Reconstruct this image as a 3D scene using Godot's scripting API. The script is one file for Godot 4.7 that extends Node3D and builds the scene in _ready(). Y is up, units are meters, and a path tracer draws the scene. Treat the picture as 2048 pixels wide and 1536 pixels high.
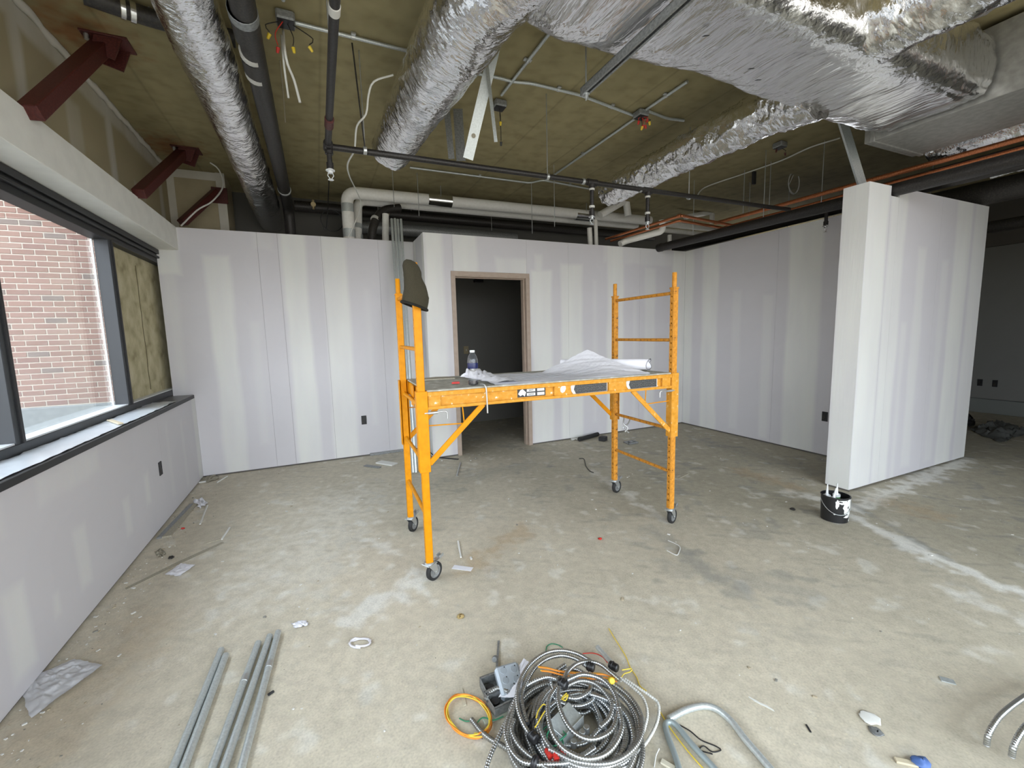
extends Node3D
# A gutted commercial room under renovation. Units metres, y up; the left wall runs along -z, the back wall along +x.

const CEIL := 3.45
const HP := 2.68
var M := {}
var used := {}
var rng := RandomNumberGenerator.new()
var fn := FastNoiseLite.new()

# ---------------------------------------------------------------- mesh builder
class Msh:
	var v := PackedVector3Array()
	var n := PackedVector3Array()
	var t := PackedVector2Array()
	var ix := PackedInt32Array()

	func vert(p: Vector3, nn: Vector3, uv: Vector2) -> int:
		v.append(p); n.append(nn); t.append(uv)
		return v.size() - 1

	func tri(a: int, b: int, c: int) -> void:
		var cr := (v[b] - v[a]).cross(v[c] - v[a])
		if cr.dot(n[a] + n[b] + n[c]) > 0.0:
			ix.append(a); ix.append(c); ix.append(b)
		else:
			ix.append(a); ix.append(b); ix.append(c)

	func quad(a: Vector3, b: Vector3, c: Vector3, d: Vector3, nn: Vector3, u0 := Vector2(0, 0), u1 := Vector2(1, 0), u2 := Vector2(1, 1), u3 := Vector2(0, 1)) -> void:
		var i := vert(a, nn, u0)
		vert(b, nn, u1); vert(c, nn, u2); vert(d, nn, u3)
		tri(i, i + 1, i + 2); tri(i, i + 2, i + 3)

	func fan(pts: Array, nn: Vector3) -> void:
		var i0 := v.size()
		for p in pts: vert(p, nn, Vector2(p.x + p.z, p.y))
		for k in range(1, pts.size() - 1): tri(i0, i0 + k, i0 + k + 1)

	# box with chamfered edges
	func box(ce: Vector3, s: Vector3, b := 0.002, bs := Basis()) -> void:
		var h := s * 0.5
		b = minf(b, minf(h.x, minf(h.y, h.z)) * 0.45)
		for ax in 3:
			for sg in [-1.0, 1.0]:
				var e1 := (ax + 1) % 3
				var e2 := (ax + 2) % 3
				var q := []
				for k in [[-1, -1], [1, -1], [1, 1], [-1, 1]]:
					var p := Vector3()
					p[ax] = sg * h[ax]; p[e1] = k[0] * (h[e1] - b); p[e2] = k[1] * (h[e2] - b)
					q.append(ce + bs * p)
				var nn := Vector3(); nn[ax] = sg
				quad(q[0], q[1], q[2], q[3], bs * nn, Vector2(0, 0), Vector2(s[e1], 0), Vector2(s[e1], s[e2]), Vector2(0, s[e2]))
		if b <= 0.0: return
		for ax in 3:
			var e1 := (ax + 1) % 3
			var e2 := (ax + 2) % 3
			for s1 in [-1.0, 1.0]:
				for s2 in [-1.0, 1.0]:
					var q := []
					for k in [[-1, 0], [1, 0], [1, 1], [-1, 1]]:
						var p := Vector3()
						p[ax] = k[0] * (h[ax] - b)
						p[e1] = s1 * (h[e1] - (b if k[1] == 0 else 0.0)); p[e2] = s2 * (h[e2] - (0.0 if k[1] == 0 else b))
						q.append(ce + bs * p)
					var nn := Vector3(); nn[e1] = s1; nn[e2] = s2
					quad(q[0], q[1], q[2], q[3], bs * nn.normalized())
		for sx in [-1.0, 1.0]:
			for sy in [-1.0, 1.0]:
				for sz in [-1.0, 1.0]:
					var nn := (bs * Vector3(sx, sy, sz)).normalized()
					var i := vert(ce + bs * Vector3(sx * h.x, sy * (h.y - b), sz * (h.z - b)), nn, Vector2())
					vert(ce + bs * Vector3(sx * (h.x - b), sy * h.y, sz * (h.z - b)), nn, Vector2())
					vert(ce + bs * Vector3(sx * (h.x - b), sy * (h.y - b), sz * h.z), nn, Vector2())
					tri(i, i + 1, i + 2)

	# a bar of rectangular section between two points
	func bar(a: Vector3, b: Vector3, w: float, h: float, bev := 0.002, up := Vector3.UP) -> void:
		var d := (b - a).normalized()
		if absf(d.dot(up)) > 0.98: up = Vector3.FORWARD
		var x := up.cross(d).normalized()
		var y := d.cross(x).normalized()
		box((a + b) * 0.5, Vector3(w, h, a.distance_to(b)), bev, Basis(x, y, d))

	# smooth grid of points; wrap joins the last column to the first
	func grid(P: PackedVector3Array, rows: int, cols: int, wrap: bool, us := 1.0, vs := 1.0, face := Vector3.ZERO) -> void:
		var i0 := v.size()
		var cc := cols + 1 if wrap else cols
		for r in rows:
			var mid := Vector3()
			if wrap:
				for k in cols: mid += P[r * cols + k]
				mid /= cols
			for k in cc:
				var q := k % cols
				var l := (q - 1 + cols) % cols if wrap else maxi(q - 1, 0)
				var g := (q + 1) % cols if wrap else mini(q + 1, cols - 1)
				var p := P[r * cols + q]
				var du := P[r * cols + g] - P[r * cols + l]
				var dv := P[mini(r + 1, rows - 1) * cols + q] - P[maxi(r - 1, 0) * cols + q]
				var nn := du.cross(dv)
				nn = nn.normalized() if nn.length_squared() > 1e-16 else Vector3.UP
				var ref := face
				if wrap and face == Vector3.ZERO: ref = p - mid
				if nn.dot(ref) < 0.0: nn = -nn
				vert(p, nn, Vector2(float(k) / cols * us, float(r) / maxi(rows - 1, 1) * vs))
		for r in rows - 1:
			for k in cc - 1:
				var a := i0 + r * cc + k
				tri(a, a + 1, a + cc + 1); tri(a, a + cc + 1, a + cc)

	func tube(path: Array, rad, sides := 10, caps := true, vs := 1.0) -> void:
		var P := PackedVector3Array()
		var np := path.size()
		var up := Vector3.UP
		var d0: Vector3 = (path[1] - path[0]).normalized()
		if absf(d0.dot(up)) > 0.9: up = Vector3.RIGHT
		var x := up.cross(d0).normalized()
		var ends := []
		for i in np:
			var d: Vector3 = (path[mini(i + 1, np - 1)] - path[maxi(i - 1, 0)]).normalized()
			x = (x - d * x.dot(d)).normalized()
			var y := d.cross(x)
			var r: float = rad[i] if rad is Array or rad is PackedFloat32Array else rad
			for k in sides:
				var a := TAU * k / sides
				P.append(path[i] + (x * cos(a) + y * sin(a)) * r)
		grid(P, np, sides, true, 1.0, vs)
		if caps:
			for e in 2:
				var base := 0 if e == 0 else (np - 1) * sides
				var pts := []
				for k in sides: pts.append(P[base + k])
				var d: Vector3 = (path[0] - path[1]) if e == 0 else (path[np - 1] - path[np - 2])
				fan(pts, d.normalized())

	# hollow pipe end to end with visible bore
	func pipe(a: Vector3, b: Vector3, r: float, wall := 0.0015, sides := 16) -> void:
		var d := (b - a).normalized()
		tube([a, b], r, sides, false)
		tube([a + d * 0.12, a], r - wall, sides, false)
		tube([b - d * 0.12, b], r - wall, sides, false)
		var up := Vector3.UP if absf(d.y) < 0.9 else Vector3.RIGHT
		var x := up.cross(d).normalized()
		var y := d.cross(x)
		for e in [[a, -d], [b, d]]:
			for k in sides:
				var q := []
				for m in [[k, r], [k + 1, r], [k + 1, r - wall], [k, r - wall]]:
					var an: float = TAU * m[0] / sides
					q.append(e[0] + (x * cos(an) + y * sin(an)) * m[1])
				quad(q[0], q[1], q[2], q[3], e[1])

	# lathe round +y of profile [Vector2(r, y)], creased where the profile turns sharply
	func lathe(pr: Array, sides := 24, xf := Transform3D(), sx := 1.0) -> void:
		var ns := []
		for i in pr.size() - 1:
			var d: Vector2 = pr[i + 1] - pr[i]
			ns.append(Vector2(d.y, -d.x).normalized())
		var len_ := 0.0
		for i in pr.size() - 1:
			var na: Vector2 = ns[i]
			var nb: Vector2 = ns[i]
			if i > 0 and ns[i - 1].dot(ns[i]) > 0.75: na = (ns[i] + ns[i - 1]).normalized()
			if i < ns.size() - 1 and ns[i + 1].dot(ns[i]) > 0.75: nb = (ns[i] + ns[i + 1]).normalized()
			var l2: float = len_ + pr[i].distance_to(pr[i + 1])
			var i0 := v.size()
			for k in sides + 1:
				var a := TAU * k / sides
				var c := Vector2(cos(a) * sx, sin(a))
				vert(xf * Vector3(c.x * pr[i].x, pr[i].y, c.y * pr[i].x), (xf.basis * Vector3(c.x * na.x, na.y, c.y * na.x)).normalized(), Vector2(float(k) / sides, len_))
				vert(xf * Vector3(c.x * pr[i + 1].x, pr[i + 1].y, c.y * pr[i + 1].x), (xf.basis * Vector3(c.x * nb.x, nb.y, c.y * nb.x)).normalized(), Vector2(float(k) / sides, l2))
			for k in sides:
				var a := i0 + k * 2
				tri(a, a + 1, a + 3); tri(a, a + 3, a + 2)
			len_ = l2

	func cyl(a: Vector3, b: Vector3, r: float, sides := 16, bev := 0.001) -> void:
		var d := (b - a).normalized()
		var up := Vector3.UP if absf(d.y) < 0.9 else Vector3.RIGHT
		var x := up.cross(d).normalized()
		var l := a.distance_to(b)
		lathe([Vector2(0, 0), Vector2(r - bev, 0), Vector2(r, bev), Vector2(r, l - bev), Vector2(r - bev, l), Vector2(0, l)], sides, Transform3D(Basis(x, d, x.cross(d)), a))

	# flat outline in the plane of axes ex, ey at o, thickness th along ez
	func plate(o: Vector3, ex: Vector3, ey: Vector3, outline: Array, th: float) -> void:
		var ez := ex.cross(ey).normalized()
		var pl := PackedVector2Array(outline)
		var tr := Geometry2D.triangulate_polygon(pl)
		for s in [0.0, 1.0]:
			var i0 := v.size()
			for p in pl: vert(o + ex * p.x + ey * p.y + ez * th * s, ez * (s * 2.0 - 1.0), p)
			for k in range(0, tr.size(), 3): tri(i0 + tr[k], i0 + tr[k + 1], i0 + tr[k + 2])
		var mid := Vector2()
		for p in pl: mid += p
		mid /= pl.size()
		var cw := Geometry2D.is_polygon_clockwise(pl)
		for k in pl.size():
			var p := pl[k]
			var q := pl[(k + 1) % pl.size()]
			var e := (q - p).normalized()
			var nn := Vector2(-e.y, e.x) if cw else Vector2(e.y, -e.x)
			quad(o + ex * p.x + ey * p.y, o + ex * q.x + ey * q.y, o + ex * q.x + ey * q.y + ez * th, o + ex * p.x + ey * p.y + ez * th, ex * nn.x + ey * nn.y)

	func done() -> ArrayMesh:
		var a := []
		a.resize(Mesh.ARRAY_MAX)
		a[Mesh.ARRAY_VERTEX] = v; a[Mesh.ARRAY_NORMAL] = n; a[Mesh.ARRAY_TEX_UV] = t; a[Mesh.ARRAY_INDEX] = ix
		var m := ArrayMesh.new()
		m.add_surface_from_arrays(Mesh.PRIMITIVE_TRIANGLES, a)
		return m

# ---------------------------------------------------------------- scene helpers
func numbered(nm: String) -> String:
	var k: int = used.get(nm, 0)
	used[nm] = k + 1
	return nm if k == 0 else "%s_%03d" % [nm, k]

func tag(o: Node, label: String, category: String, group := "", kind := "") -> void:
	if label: o.set_meta("label", label)
	if category: o.set_meta("category", category)
	if group: o.set_meta("group", group)
	if kind: o.set_meta("kind", kind)

func thing(nm: String, label: String, category: String, at := Vector3.ZERO, turn := 0.0, group := "") -> Node3D:
	var o := Node3D.new()
	o.name = numbered(nm)
	add_child(o)
	o.position = at
	o.rotation.y = turn
	tag(o, label, category, group)
	return o

func obj(nm: String, m, mat: Material, parent: Node = self) -> MeshInstance3D:
	var o := MeshInstance3D.new()
	o.mesh = m.done() if m is Msh else m
	o.material_override = mat
	if parent == self:
		o.name = numbered(nm)
		add_child(o)
	else:
		o.name = nm
		var k := 1
		while parent.has_node(NodePath(o.name)):
			o.name = "%s_%03d" % [nm, k]
			k += 1
			if k > 400: break
		parent.add_child(o, true)
	return o

func solo(nm: String, m, mat: Material, label: String, category: String, group := "") -> MeshInstance3D:
	var o := obj(nm, m, mat)
	tag(o, label, category, group)
	return o

func struct(nm: String, m, mat: Material, label: String, category := "wall") -> MeshInstance3D:
	var o := obj(nm, m, mat)
	tag(o, label, category, "", "structure")
	return o

func lin(r: float, g: float, b: float) -> Color:
	return Color(r, g, b).linear_to_srgb()

func mat(c: Color, rough := 0.8, metal := 0.0, spec := 0.5) -> StandardMaterial3D:
	var m := StandardMaterial3D.new()
	m.albedo_color = c
	m.roughness = rough
	m.metallic = metal
	m.metallic_specular = spec
	return m

func noise(freq: float, seed_: int, ramp: Array, size := 256, oct := 4, normal := 0.0, stretch := Vector2i.ONE) -> NoiseTexture2D:
	var f := FastNoiseLite.new()
	f.noise_type = FastNoiseLite.TYPE_SIMPLEX_SMOOTH
	f.frequency = freq
	f.seed = seed_
	f.fractal_octaves = oct
	var t := NoiseTexture2D.new()
	t.width = size * stretch.x
	t.height = size * stretch.y
	t.seamless = true
	t.noise = f
	if normal > 0.0:
		t.as_normal_map = true
		t.bump_strength = normal
	elif ramp.size():
		var g := Gradient.new()
		var off := PackedFloat32Array()
		var col := PackedColorArray()
		for r in ramp:
			off.append(r[0]); col.append(r[1])
		g.offsets = off
		g.colors = col
		t.color_ramp = g
	return t

# material whose colour comes from a noise ramp mapped in the object's or the world's axes
func noisy(freq: float, seed_: int, ramp: Array, scale: float, rough := 0.85, metal := 0.0, bump := 0.0, size := 256) -> StandardMaterial3D:
	var m := mat(Color.WHITE, rough, metal)
	m.albedo_texture = noise(freq, seed_, ramp, size)
	m.uv1_triplanar = true
	m.uv1_world_triplanar = true
	m.uv1_scale = Vector3.ONE * scale
	if bump > 0.0:
		m.heightmap_enabled = true
		m.heightmap_texture = noise(freq * 2.0, seed_ + 7, [], size)
		m.heightmap_scale = bump
	return m

func spline(pts: Array, step: float, closed := false) -> Array:
	var out := []
	var n := pts.size()
	var last := n if closed else n - 1
	for i in last:
		var p0: Vector3 = pts[(i - 1 + n) % n] if closed or i > 0 else pts[0] * 2.0 - pts[1]
		var p1: Vector3 = pts[i]
		var p2: Vector3 = pts[(i + 1) % n]
		var p3: Vector3 = pts[(i + 2) % n] if closed or i + 2 < n else pts[n - 1] * 2.0 - pts[n - 2]
		var k := maxi(1, int(round(p1.distance_to(p2) / step)))
		for j in k:
			var s := float(j) / k
			out.append(0.5 * ((2.0 * p1) + (p2 - p0) * s + (2.0 * p0 - 5.0 * p1 + 4.0 * p2 - p3) * s * s + (3.0 * p1 - p0 - 3.0 * p2 + p3) * s * s * s))
	if not closed: out.append(pts[n - 1])
	return out

func img_tex(im: Image) -> ImageTexture:
	return ImageTexture.create_from_image(im)

# drywall face: lavender board, taped joints and screw rows in off-white compound. strips: [u0, u1, v0, v1, strength] in metres
func wall_tex(w: float, h: float, strips: Array, seed_: int, ppm := 90.0, base := Vector3(0.60, 0.587, 0.607), mud := Vector3(0.715, 0.72, 0.69)) -> ImageTexture:
	var iw := int(w * ppm)
	var ih := int(h * ppm)
	var by := PackedByteArray()
	by.resize(iw * ih * 3)
	fn.seed = seed_
	fn.frequency = 1.0
	for j in ih:
		var y := h - (j + 0.5) / ppm
		for i in iw:
			var x := (i + 0.5) / ppm
			var wob := fn.get_noise_2d(x * 1.3, y * 0.8) * 0.022 + fn.get_noise_2d(x * 6.0, y * 2.0 + 40.0) * 0.007
			var a := 0.0
			for s in strips:
				if x < s[0] - 0.2 or x > s[1] + 0.2: continue
				var ed: float = minf(minf(x + wob - s[0], s[1] - x + wob), minf(y + wob - s[2], s[3] - y + wob))
				a = maxf(a, clampf(ed / 0.05 + 0.5, 0.0, 1.0) * s[4])
			a = clampf(a * (0.92 + 0.35 * fn.get_noise_2d(x * 4.0 + 9.0, y * 0.7)), 0.0, 1.0)
			var c := base.lerp(mud, a) * (1.0 + 0.03 * fn.get_noise_2d(x * 0.8, y * 0.8 + 77.0))
			var k := (j * iw + i) * 3
			var q := Color(c.x, c.y, c.z).linear_to_srgb()
			by[k] = int(q.r * 255.0); by[k + 1] = int(q.g * 255.0); by[k + 2] = int(q.b * 255.0)
	return img_tex(Image.create_from_data(iw, ih, false, Image.FORMAT_RGB8, by))

# wall built of a dark core and drywall panels. o: lower start of the face, dir: along it, nrm: out of it
func panel_wall(nm: String, label: String, o: Vector3, dir: Vector3, nrm: Vector3, w: float, h: float, thick: float, cuts: Array, tex: Texture2D, tops := {}) -> MeshInstance3D:
	var core := Msh.new()
	var bs := Basis(dir, Vector3.UP, dir.cross(Vector3.UP))
	core.box(o + dir * w * 0.5 + Vector3.UP * (h - 0.006) * 0.5 - nrm * (0.013 + (thick - 0.013) * 0.5), Vector3(w - 0.002, h - 0.006 if tops.is_empty() else h - 0.12, thick - 0.013), 0.0, bs)
	var root := struct(nm, core, M.board_back, label)
	var pm := mat(Color.WHITE, 0.75)
	pm.albedo_texture = tex
	pm.heightmap_enabled = true
	pm.heightmap_texture = M.plaster_noise
	pm.heightmap_scale = 0.06
	var xs := [0.0] + cuts + [w]
	for i in xs.size() - 1:
		var a: float = xs[i] + 0.0009
		var b: float = xs[i + 1] - 0.0009
		var top: float = tops.get(i, h)
		var y0 := 0.018 if o.y < 0.01 else 0.0
		var m := Msh.new()
		var p := [o + dir * a + Vector3.UP * y0, o + dir * b + Vector3.UP * y0, o + dir * b + Vector3.UP * top, o + dir * a + Vector3.UP * top]
		m.quad(p[0], p[1], p[2], p[3], nrm, Vector2(a / w, 1.0 - y0 / h), Vector2(b / w, 1.0 - y0 / h), Vector2(b / w, 1.0 - top / h), Vector2(a / w, 1.0 - top / h))
		var bk := -nrm * 0.013
		m.quad(p[0], p[1], p[1] + bk, p[0] + bk, Vector3.DOWN, Vector2(a / w, 0.99), Vector2(b / w, 0.99), Vector2(b / w, 0.98), Vector2(a / w, 0.98))
		m.quad(p[3], p[2], p[2] + bk, p[3] + bk, Vector3.UP, Vector2(a / w, 0.01), Vector2(b / w, 0.01), Vector2(b / w, 0.02), Vector2(a / w, 0.02))
		m.quad(p[0], p[3], p[3] + bk, p[0] + bk, -dir, Vector2(a / w, 0.9), Vector2(a / w, 0.1), Vector2(a / w, 0.1), Vector2(a / w, 0.9))
		m.quad(p[1], p[2], p[2] + bk, p[1] + bk, dir, Vector2(b / w, 0.9), Vector2(b / w, 0.1), Vector2(b / w, 0.1), Vector2(b / w, 0.9))
		m.quad(p[0] + bk, p[1] + bk, p[2] + bk, p[3] + bk, -nrm)
		obj("drywall_panel", m, pm, root)
	return root

# foil wrap: a round duct with wrinkled skin. path: axis points, rad: radius at each
func foil_duct(path: Array, rad: Array, seed_: int, amp := 0.007, step := 0.011, sides := 64) -> Msh:
	var m := Msh.new()
	var ax := spline(path, step)
	fn.frequency = 1.0
	fn.seed = seed_
	var P := PackedVector3Array()
	var np := ax.size()
	var d0: Vector3 = (ax[1] - ax[0]).normalized()
	var x := Vector3.UP.cross(d0).normalized()
	var run := 0.0
	for i in np:
		var d: Vector3 = (ax[mini(i + 1, np - 1)] - ax[maxi(i - 1, 0)]).normalized()
		x = (x - d * x.dot(d)).normalized()
		var y := d.cross(x)
		if i > 0: run += ax[i].distance_to(ax[i - 1])
		var f := float(i) / (np - 1) * (rad.size() - 1)
		var k := mini(int(f), rad.size() - 2)
		var r: float = lerpf(rad[k], rad[k + 1], smoothstep(0.0, 1.0, f - k))
		for s in sides:
			var a := TAU * s / sides
			var cx := cos(a)
			var cy := sin(a)
			var msk := smoothstep(-0.25, 0.35, fn.get_noise_3d(cx * 0.7 + 11.0, cy * 0.7, run * 1.7))
			var w := fn.get_noise_3d(cx * 0.8, cy * 0.8, run * 9.0) * 0.7 - absf(fn.get_noise_3d(cx * 1.6 + 5.0, cy * 1.6, run * 15.0 + cx * 2.0)) * 1.5 * msk + fn.get_noise_3d(cx * 1.2, cy * 1.2, run * 2.5 + 20.0) * 1.7
			P.append(ax[i] + (x * cx + y * cy) * (r + w * amp))
	m.grid(P, np, sides, true, 2.0, run * 2.0)
	for e in 2:
		var base := 0 if e == 0 else (np - 1) * sides
		var pts := []
		for k in sides: pts.append(P[base + k])
		m.fan(pts, (ax[0] - ax[1]).normalized() if e == 0 else (ax[np - 1] - ax[np - 2]).normalized())
	return m

# ribbed armour of flexible cable
func armour(pts: Array, r: float, closed := false, pitch := 0.009) -> Msh:
	var ax := spline(pts, pitch / 3.0, closed)
	var rad := PackedFloat32Array()
	for i in ax.size(): rad.append(r * [1.0, 0.98, 0.70][i % 3])
	var m := Msh.new()
	m.tube(ax, rad, 8)
	return m

func loops(ce: Vector3, r: float, n: float, h0: float, h1: float, jit: float, a0 := 0.0, per := 10) -> Array:
	var pts := []
	var total := int(n * per)
	var off := Vector3()
	var rr := r
	for i in total + 1:
		if i % per == 0:
			off = Vector3(rng.randf_range(-jit, jit), 0, rng.randf_range(-jit, jit))
			rr = r * rng.randf_range(0.9, 1.08)
		var a := a0 + TAU * i / per
		pts.append(ce + off + Vector3(cos(a) * rr, lerpf(h0, h1, float(i) / total) + rng.randf_range(-0.006, 0.006), sin(a) * rr * 0.97))
	return pts

func _ready() -> void:
	rng.seed = 11
	fn.noise_type = FastNoiseLite.TYPE_SIMPLEX_SMOOTH
	fn.fractal_octaves = 3
	# ---- camera
	var cam := Camera3D.new()
	cam.name = "camera"
	cam.position = Vector3(0, 1.5, 0)
	cam.basis = Basis(Vector3.UP, -0.4218) * Basis(Vector3.RIGHT, -0.1175) * Basis(Vector3.BACK, -0.0253)
	cam.fov = rad_to_deg(2.0 * atan(768.0 / 857.18))
	cam.near = 0.05
	cam.far = 200.0
	add_child(cam)
	cam.current = true
	# ---- overcast sky, exposure
	var env := Environment.new()
	var sky := Sky.new()
	var sm := ProceduralSkyMaterial.new()
	sm.sky_top_color = Color(0.90, 0.95, 1.0)
	sm.sky_horizon_color = Color(0.97, 0.98, 1.0)
	sm.ground_bottom_color = Color(0.66, 0.65, 0.63)
	sm.ground_horizon_color = Color(0.72, 0.715, 0.70)
	sm.sun_angle_max = 1.0
	sm.energy_multiplier = 1.0
	sky.sky_material = sm
	env.background_mode = Environment.BG_SKY
	env.sky = sky
	env.background_energy_multiplier = 5.0
	env.ambient_light_source = Environment.AMBIENT_SOURCE_BG
	env.tonemap_mode = Environment.TONE_MAPPER_LINEAR
	env.tonemap_exposure = 1.56
	env.sdfgi_enabled = true
	env.ssao_enabled = true
	env.ssil_enabled = true
	var we := WorldEnvironment.new()
	we.name = "world_environment"
	we.environment = env
	add_child(we)
	make_materials()
	build_shell()
	build_window()
	build_outside()
	build_ducts()
	build_pipes()
	build_scaffold()
	build_on_scaffold()
	build_floor_things()
	build_heap()
	build_debris()

func make_materials() -> void:
	M.plaster_noise = noise(0.03, 5, [], 256)
	M.board_back = mat(lin(0.12, 0.11, 0.10), 0.95)
	M.steel_dark = mat(lin(0.03, 0.03, 0.032), 0.6, 0.3)
	M.frame = mat(lin(0.035, 0.038, 0.042), 0.42, 0.2)
	M.frame_edge = mat(lin(0.012, 0.012, 0.013), 0.5)
	M.white_metal = mat(lin(0.70, 0.72, 0.73), 0.4)
	M.galv = noisy(0.05, 3, [[0.0, lin(0.45, 0.48, 0.48)], [0.5, lin(0.55, 0.59, 0.585)], [1.0, lin(0.66, 0.70, 0.69)]], 6.0, 0.36, 0.5)
	M.galv_dull = noisy(0.04, 13, [[0.0, lin(0.18, 0.19, 0.19)], [0.5, lin(0.28, 0.29, 0.29)], [1.0, lin(0.38, 0.39, 0.39)]], 5.0, 0.5, 0.5)
	M.sheet_metal = noisy(0.03, 23, [[0.0, lin(0.30, 0.30, 0.28)], [1.0, lin(0.42, 0.42, 0.40)]], 2.0, 0.45, 0.55)
	M.zinc = mat(lin(0.55, 0.57, 0.57), 0.35, 0.8)
	M.chrome = mat(lin(0.75, 0.76, 0.77), 0.2, 1.0)
	M.brass = mat(lin(0.75, 0.62, 0.38), 0.35, 0.9)
	M.cast_iron = noisy(0.05, 31, [[0.0, lin(0.014, 0.013, 0.012)], [0.6, lin(0.03, 0.027, 0.024)], [1.0, lin(0.08, 0.065, 0.05)]], 4.0, 0.5, 0.1)
	M.black_pipe = noisy(0.05, 37, [[0.0, lin(0.012, 0.011, 0.011)], [0.7, lin(0.03, 0.027, 0.025)], [1.0, lin(0.07, 0.055, 0.045)]], 5.0, 0.45, 0.2)
	M.copper = noisy(0.05, 41, [[0.0, lin(0.30, 0.10, 0.04)], [0.6, lin(0.55, 0.20, 0.09)], [1.0, lin(0.65, 0.28, 0.14)]], 6.0, 0.38, 0.8)
	M.pvc = noisy(0.03, 43, [[0.0, lin(0.76, 0.75, 0.70)], [1.0, lin(0.85, 0.84, 0.80)]], 3.0, 0.5)
	M.tape_white = mat(lin(0.55, 0.54, 0.50), 0.7)
	M.red_steel = noisy(0.06, 47, [[0.0, lin(0.05, 0.011, 0.009)], [0.6, lin(0.085, 0.017, 0.014)], [1.0, lin(0.13, 0.04, 0.025)]], 4.0, 0.5, 0.1, 0.03)
	M.rubber = mat(lin(0.018, 0.018, 0.018), 0.7)
	M.black_plastic = mat(lin(0.012, 0.012, 0.013), 0.4)
	M.red_plastic = mat(lin(0.55, 0.03, 0.02), 0.45)
	M.yellow_plastic = mat(lin(0.75, 0.55, 0.03), 0.45)
	M.orange_wire = mat(lin(0.80, 0.27, 0.03), 0.45)
	M.yellow_wire = mat(lin(0.78, 0.58, 0.06), 0.45)
	M.green_wire = mat(lin(0.03, 0.22, 0.11), 0.45)
	M.red_wire = mat(lin(0.60, 0.05, 0.03), 0.45)
	M.white_cable = mat(lin(0.62, 0.62, 0.58), 0.5)
	M.paper = noisy(0.02, 53, [[0.0, lin(0.74, 0.74, 0.79)], [1.0, lin(0.82, 0.82, 0.86)]], 2.0, 0.85)
	M.card = noisy(0.05, 59, [[0.0, lin(0.30, 0.27, 0.20)], [1.0, lin(0.42, 0.39, 0.31)]], 5.0, 0.9)
	M.chalk = mat(lin(0.70, 0.70, 0.66), 0.95)
	M.armour = mat(lin(0.52, 0.54, 0.55), 0.28, 0.95)
	M.armour_dull = mat(lin(0.38, 0.38, 0.365), 0.36, 0.85)
	M.hat = noisy(0.09, 61, [[0.0, lin(0.022, 0.019, 0.010)], [1.0, lin(0.075, 0.064, 0.036)]], 9.0, 1.0, 0.0, 0.25)
	# yellow enamel, plain and worn
	M.yellow = noisy(0.02, 67, [[0.0, lin(0.60, 0.225, 0.004)], [0.5, lin(0.68, 0.265, 0.004)], [1.0, lin(0.71, 0.29, 0.008)]], 3.0, 0.45)
	M.yellow_worn = noisy(0.035, 71, [[0.0, lin(0.03, 0.02, 0.015)], [0.145, lin(0.06, 0.035, 0.02)], [0.18, lin(0.48, 0.20, 0.03)], [0.6, lin(0.60, 0.255, 0.03)], [0.85, lin(0.66, 0.31, 0.06)], [1.0, lin(0.66, 0.42, 0.20)]], 3.0, 0.5)
	M.yellow_paint = noisy(0.03, 73, [[0.0, lin(0.46, 0.20, 0.02)], [0.3, lin(0.60, 0.265, 0.025)], [0.70, lin(0.64, 0.31, 0.05)], [0.82, lin(0.66, 0.36, 0.09)], [0.86, lin(0.80, 0.72, 0.58)], [1.0, lin(0.85, 0.80, 0.72)]], 2.6, 0.5)
	for k in [M.yellow, M.yellow_worn, M.yellow_paint]: k.metallic_specular = 0.28
	# foil: crinkled metallised wrap
	M.foil = mat(lin(0.84, 0.84, 0.85), 0.17, 1.0)
	M.foil.normal_enabled = true
	M.foil.normal_texture = noise(0.018, 79, [], 512, 5, 9.0)
	M.foil.normal_scale = 0.5
	M.foil.uv1_scale = Vector3(0.8, 1.6, 1.0)
	M.foil_flat = M.foil.duplicate()
	M.foil_flat.roughness = 0.24
	M.foil_flat.normal_scale = 0.4
	# concrete ceiling
	M.ceiling = mat(Color.WHITE, 0.95)
	M.ceiling.albedo_texture = ceiling_tex()
	M.ceiling.detail_enabled = true
	M.ceiling.detail_blend_mode = BaseMaterial3D.BLEND_MODE_MUL
	M.ceiling.detail_albedo = noise(0.12, 83, [[0.0, lin(0.70, 0.68, 0.64)], [0.5, lin(0.93, 0.93, 0.92)], [1.0, lin(1, 1, 1)]], 512, 5)
	M.ceiling.detail_uv_layer = BaseMaterial3D.DETAIL_UV_1
	M.ceiling.heightmap_enabled = true
	M.ceiling.heightmap_texture = noise(0.25, 85, [], 512, 4)
	M.ceiling.heightmap_scale = 0.35
	# floor
	M.floor = mat(Color.WHITE, 0.78)
	M.floor.albedo_texture = floor_tex()
	M.floor.detail_enabled = true
	M.floor.detail_blend_mode = BaseMaterial3D.BLEND_MODE_MUL
	M.floor.detail_albedo = floor_detail()
	M.floor.detail_uv_layer = BaseMaterial3D.DETAIL_UV_2
	M.floor.uv2_scale = Vector3(1, 1, 1)

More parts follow.
